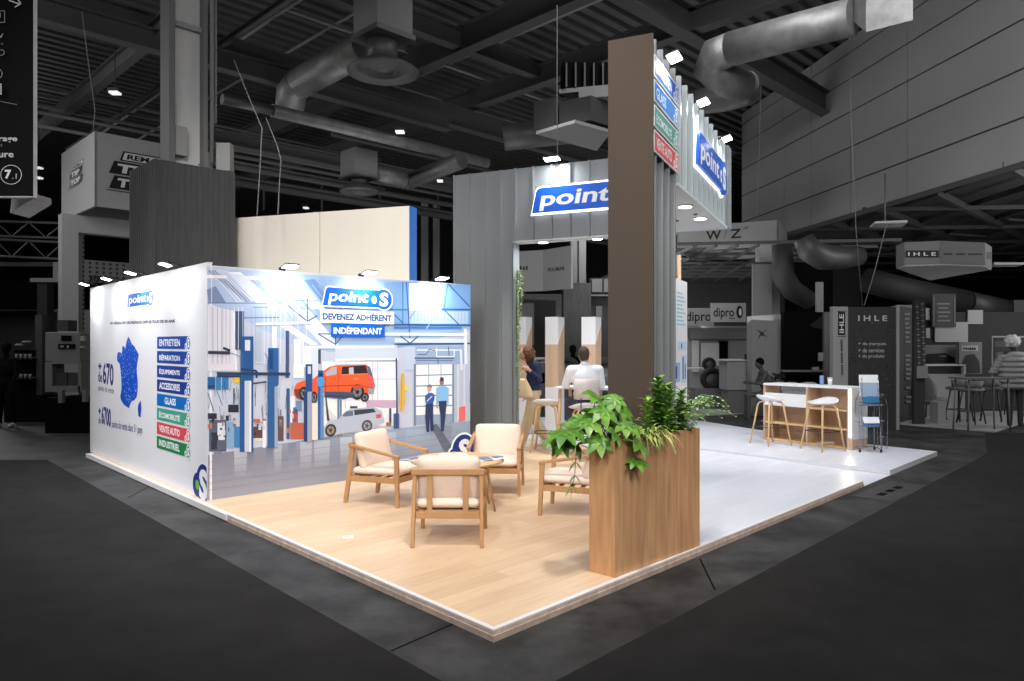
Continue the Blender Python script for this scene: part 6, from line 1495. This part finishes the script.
for i in range(7):
    p=Vector((9.0-.12*i,19+i*3.2,5.2)); q=Vector((26,17.5+i*3.4,5.2)); g=MB(); g.bar(p,q,.06,.1); tag(g.build('cross_joist','beam'),'dim cross joist under the mezzanine ceiling','joist','cross joists under the mezzanine ceiling')
# grid roof seen behind the ring sign
t=thing('ceiling_grid','open ceiling grid of crossing slats below the ring sign','ceiling grid',(6,26,4.3)); g=MB()
for i in range(9): g.bar((4.3+i*.55,19.5,4.35),(3.2+i*1.1,34,4.35),.05,.08)
for j in range(12): g.bar((4.2-.06*j,19.8+j*1.2,4.42),(10,19.0+j*1.25,4.42),.06,.08)
g.build('slats','deck',t,True)
# far lit dull wall behind everything on the right
Y=30; g=MB(); bx(g,676,860,262,400,Y,.2,0); tag(g.build('far_stand_wall','bgdark'),'dark far stand wall glimpsed between pillar and grey hall column','wall panel')
# ---- right-hand stand: posters, bar table, stools, puffer jacket
Y=19; t=thing('back_wall_display','dim back wall of the right-hand stand with posters','wall panel',(xAt(960,Y),Y,0))
g=MB(); bx(g,898,1060,312,384,Y,.2,0); g.build('panel','bgdeep',t,True)
g=MB(); bx(g,935,968,322,342,Y-.05,.05); bx(g,926,930,308,320,Y-.05,.05); bx(g,926,930,328,338,Y-.05,.05); bx(g,968,983,310,324,Y-.05,.05); g.build('poster','bgwhite',t,True)
g=MB(); bx(g,932,956,294,327,Y-.1,.05); g.build('dark_poster','bgdark',t,True); f=FP2(Y-.1)
for k in range(5): f.rect(937+(k%2),303+k*4.2,950-(k%2)*2,304.6+k*4.2,C(100,100,100))
f.rect(933.2,297,934,325,C(110,110,110)); f.rect(954,297,954.8,325,C(110,110,110)); f.build('poster_text',t)
Y=17.5; t=thing('pale_counter','pale counter with a glass top box at the back of the right-hand stand','counter',(xAt(945,Y),Y,0))
g=MB(); bx(g,924,965,374,392,Y,.5,0); g.build('body','bgwhite',t,True); g=MB(); bx(g,924,966,364.5,366,Y-.02,.55); bx(g,963.5,966,366,374,Y,.5); bx(g,924,926,366,374,Y,.5); g.build('frame','bglight',t,True); g=MB(); bx(g,926,963,366,374,Y+.1,.3); g.build('shadow_box','bgdark',t,True)
g=MB(); bx(g,938,946,402,415,15.9,.3,0); tag(g.build('white_box','bgwhite'),'pale low box beside the armchair on the right-hand stand','box')
t=thing('car_poster','poster of a dark car bonnet above the pale counter','poster',(xAt(942,18.2),18.2,zAt(364,18.2))); g=MB(); bx(g,925,956,345,364,18.2,.04); g.build('sheet','bgmid',t,True); f=FP2(18.19); f.poly([(926,354),(945,353),(955,358),(955,363),(926,363)],C(8,8,8)); f.poly([(938,356),(946,355.5),(946,357)],C(120,120,120)); f.build('picture',t)
t=thing('wall_poster','framed poster with a dark figure and a title bar on the right-hand stand','poster',(xAt(971,18),18,zAt(374,18))); g=MB(); bx(g,959,982,342,374,18,.05); g.build('frame','bgmid',t,True); f=FP2(18); f.rect(961.5,345.5,978,351,C(150,150,150)); dashes(f.P,963,347.2,976,349.8,C(24,24,24),6); f.poly([(966,355),(974,354),(979,362),(980,373),(962,373),(963,362)],C(26,26,26)); f.build('picture',t)
t=thing('framed_poster','tall thin-framed dark poster behind the puffer jacket','poster',(xAt(1000,17),17,zAt(378,17))); g=MB(); bx(g,992,1024,336,380,17,.04); g.build('frame','bgwhite',t,True); f=FP2(17); f.rect(993,337.5,1030,379,C(28,28,28)); f.rect(995,341,1008,347,C(60,60,60)); f.rect(996,352,1004,362,C(70,70,70)); f.build('picture',t)
# patterned roll-up
t=thing('patterned_banner','patterned dark and pale banner right of the tall side panel','banner',(xAt(920,15.8),15.8,0)); g=MB(); bx(g,914,925,300,365,15.8,.08,0); g.build('sheet','bgdark',t,True); f=FP2(15.8)
for k in range(26):
    v=304+k*2.8; 
    for j in range(2): u=915+j*5; (f.poly([(u,v),(u+2,v-1.2),(u+4,v),(u+2,v+1.2)],C(120,120,120)) if (k+j)%2 else f.rect(u+1,v-.5,u+3,v+.5,C(96,96,96)))
f.rect(914,366,925,378,C(130,130,130)); f.build('pattern',t)
t=thing('striped_banner','pale roll-up banner with stacked short lines, above the pale floor corner','banner',(xAt(905,17.5),17.5,0)); g=MB(); bx(g,897,913,305,380,17.5,.08,0); g.build('sheet','bgwhite',t,True); f=FP2(17.5)
for k in range(5): f.rect(904,316+k*4.5,909,318+k*4.5,C(200,200,200))
f.build('print',t)
# armchair of the right-hand stand
Y=17.0; x=xAt(930,Y); t=thing('lounge_chair','grey tub lounge chair by the pale counter of the right-hand stand','chair',(x,Y,.03),math.radians(-60))
g=MB(); g.pillow(.6,.6,.18,m=Matrix.Translation((0,0,.42))); g.build('seat','hallgrey',t); g=MB(); g.pillow(.6,.14,.6,m=Matrix.Translation((0,-.28,.70))@Matrix.Rotation(.15,4,'X')); g.build('backrest','hallgrey',t)
for sx in (-.24,.24):
    for sy in (-.24,.24): g=MB(); g.tube([(sx*.8,sy*.8,.36),(sx,sy,0)],.016,6); g.build('leg','bgdark',t)
# high table and stools
Y=14.6; x=xAt(980,Y); t=thing('bar_table','dark high bar table of the right-hand stand','table',(x,Y,.03))
g=MB(); g.box(-.45,.5,-.3,.3,1.02,1.05); g.build('table_top','bgmid',t)
for sx in (-.35,.4):
    for sy in (-.22,.22): g=MB(); g.tube([(sx,sy,1.02),(sx*1.1,sy*1.1,0)],.015,6); g.build('leg','bgmid',t)
def bgstool():
    t=thing('tub_stool','','stool'); g=MB(); g.pillow(.44,.42,.10,m=Matrix.Translation((0,0,.73))); g.build('seat','bgmid',t)
    g=MB(); vs=[];fs=[]
    for i in range(13):
        a=math.radians(-180+15*i)
        for r,z in ((.20,.74),(.235,.92)): vs.append((r*math.cos(a),r*math.sin(a),z))
    for i in range(12): a=2*i; fs.append([a,a+2,a+3,a+1])
    g.add(vs,fs,True); o=g.build('backrest','bgmid',t); md=o.modifiers.new('t','SOLIDIFY'); md.thickness=.02
    for k in range(4):
        a=math.radians(45+90*k); g=MB(); g.tube([(.16*math.cos(a),.16*math.sin(a),.70),(.28*math.cos(a),.28*math.sin(a),0)],.016,6); g.build('leg','bgdark',t)
    g=MB(); q=[(.24*math.cos(math.radians(45+90*k)),.24*math.sin(math.radians(45+90*k)),.26) for k in range(4)]; g.tube(q+[q[0]],.01,6); g.build('footrest','bgdark',t); return t
bs=bgstool()
for i,(u,v,rz,lb) in enumerate(((959,421,.3,'dark tub stool at the right-hand bar table, leftmost at the back'),(971,423.5,.5,'dark tub stool at the right-hand bar table, nearest the pale floor corner'),(991,421,-.6,'dark tub stool at the right-hand bar table, between table legs left of the puffer jacket'),(1012,416,-.8,'dark tub stool at the right-hand bar table, rightmost, under the puffer jacket'))):
    p=fl(u,v,.03); o=bs if i==0 else copy_tree(bs); place(o,lb,(p[0],p[1],.03),rz,'dark tub stools of the right-hand stand')
# person in a puffer jacket, from behind
Y=15.2; X=xAt(1015,Y); t=thing('person','person with fluffy pale hair and a pale puffer jacket, back turned, far right','person',(X,Y,.03)); t.scale=(1.1,1.1,1.08)
sit=.0
b_=[('B',V((0,0,.92)),(.17,.14,.14)),('B',V((0,0,1.2)),(.17,.12,.22)),('L',[V((-.17,0,1.38)),V((.17,0,1.38))],[.06,.06]),('L',[V((0,0,1.4)),V((-.03,0,1.52))],[.055,.05]),('B',V((-.05,.02,1.60)),(.08,.09,.11)),('L',[V((.2,0,1.36)),V((.30,.1,1.12)),V((.2,.3,1.05))],[.05,.042,.03]),('L',[V((-.2,0,1.36)),V((-.30,.1,1.12)),V((-.2,.3,1.05))],[.05,.042,.03]),('L',[V((.09,0,.86)),V((.1,0,.46)),V((.1,0,.06))],[.09,.06,.045]),('L',[V((-.09,0,.86)),V((-.1,0,.46)),V((-.1,0,.06))],[.09,.06,.045])]
b_+=hand((.19,.31,1.05),(-.3,1,0),(0,0,1),1,.5)+hand((-.19,.31,1.05),(.3,1,0),(0,0,1),-1,.5)
blob('body',b_,'bgdark',t,.014,3)
jk=[]
for k,(z,w) in enumerate(((.78,.27),(.88,.285),(.98,.29),(1.08,.29),(1.18,.28),(1.28,.265),(1.37,.22))): jk.append(('B',V((0,0,z)),(w,w*.72,.075)))
for sx in (-1,1):
    for k in range(6): q=V((sx*.24,0,1.34)).lerp(V((sx*.34,.10,1.05)),k/5); jk.append(('B',q,(.085,.085,.055)))
    jk.append(('L',[V((sx*.34,.1,1.05)),V((sx*.24,.27,1.03))],[.07,.055]))
blob('puffer_jacket',jk,'bgwhite',t,.014,1)
hh=[('B',V((-.05,.0,1.63)),(.12,.12,.12))]
for k in range(24): a=random.uniform(0,6.28); e=random.uniform(-.8,1.3); hh.append(('B',V((-.05+.11*math.cos(a)*math.cos(e),.11*math.sin(a)*math.cos(e),1.63+.11*math.sin(e))),(.035,.035,.035)))
blob('hair',hh,'bglight',t,.012,1)
# duct-like shapes and rails far right behind
g=MB(); bx(g,1014,1040,300,345,22,.3); tag(g.build('far_column','bgmid'),'grey column at the far right edge above the puffer jacket','column')

# ================================================================ LIGHT
w=bpy.data.worlds.new('World'); sc.world=w; w.use_nodes=True; w.node_tree.nodes['Background'].inputs['Color'].default_value=(1,1,1,1); w.node_tree.nodes['Background'].inputs['Strength'].default_value=.0
LG=[((0.5,3.6,8.6),(-.6,7.0,0),1650,46),((-4.0,4.5,8.6),(-2.4,8.6,0),1350,46),((4.6,6.0,8.8),(2.2,9.5,0),860,50),((3.5,9.5,8.8),(4.4,12.5,0),720,46),((-.5,12.3,8.8),(1.0,13.2,0),2100,54)]  # unseen spots added overhead to brighten the stand
for i,(p,q,e,cn_) in enumerate(LG):
    lamp('SPOT','added_spot',p,q,e,.3,col=((1,.92,.83) if i==0 else (.98,.98,1)),blend=.6,cone=cn_)
# added front fill lamps, unseen behind and above the camera
lamp('SPOT','front_fill',(-3.5,-3.0,6.6),(-1.2,9.0,1.6),2100,1.2,col=(.97,.98,1),blend=.7,cone=50)
lamp('SPOT','front_fill',(4.0,-3.0,6.6),(1.2,7.0,.8),1600,1.2,col=(1,.97,.94),blend=.7,cone=46)
lamp('SPOT','added_spot',(-8.5,4.0,7.5),(-5.0,9.4,1.1),1900,.8,col=(1,.97,.98),blend=.7,cone=34)  # unseen spot added to brighten the white graphic wall
lamp('SPOT','added_spot',(-2.0,2.5,8.2),(-2.7,10.4,3.3),2100,.6,col=(1,.96,.9),blend=.5,cone=30)  # unseen spot added to brighten the beige panel
# added area lamps, kept out of sight, filling the dim hall
for (p,q,e,sz) in (((-11.5,13,6.5),(-7,15,1),170,3),((-19,24,6),(-9,24,1),300,3),((3.2,22,5.9),(3.2,22,0),190,1.8),((3,10.5,8.7),(4,15,0),120,2),((0,-1,8),(0,6,0),230,3),((7,0,7),(6,6,0),150,3),((-7,0,7),(-6,6,0),150,3),((14.5,15,5),(9,17,.5),260,3),((4.6,7,8.6),(9.3,13,7),480,3),((-9,3.5,7.4),(-14,14,2),90,3)):
    lamp('AREA','hall_fill',p,q,e,sz)
# added upward lamps, out of sight, to brighten the roof
for (x,y,z,e) in ((-4,16,1.6,135),(4,19,2.2,110),(-12,9,1.5,40),(7,2,.8,32),(-4,1,.6,26),(2,27,3,80)):
    lamp('AREA','roof_fill',(x,y,z),(x+.3,y+1.5,9),e,5)
lamp('AREA','mezzanine_fill',(15,15,1.2),(12,20,5.5),130,4); lamp('AREA','mezzanine_fill',(6,27,1.2),(9,30,5.5),80,4)  # unseen lamps added to brighten the mezzanine from below
# ================================================================ CAMERA
cd_=bpy.data.cameras.new('camera'); cam=bpy.data.objects.new('camera',cd_); COL.objects.link(cam)
cam.location=(0,0,H); cam.rotation_euler=(math.radians(90),0,0)
cd_.sensor_width=36; cd_.sensor_fit='HORIZONTAL'; cd_.lens=36*F/1024; cd_.shift_y=(V0-340.5)/1024; cd_.clip_end=200
sc.camera=cam
vs_=sc.view_settings; vs_.view_transform='Standard'; vs_.look='None'; vs_.exposure=0; vs_.gamma=1; vs_.use_curve_mapping=False
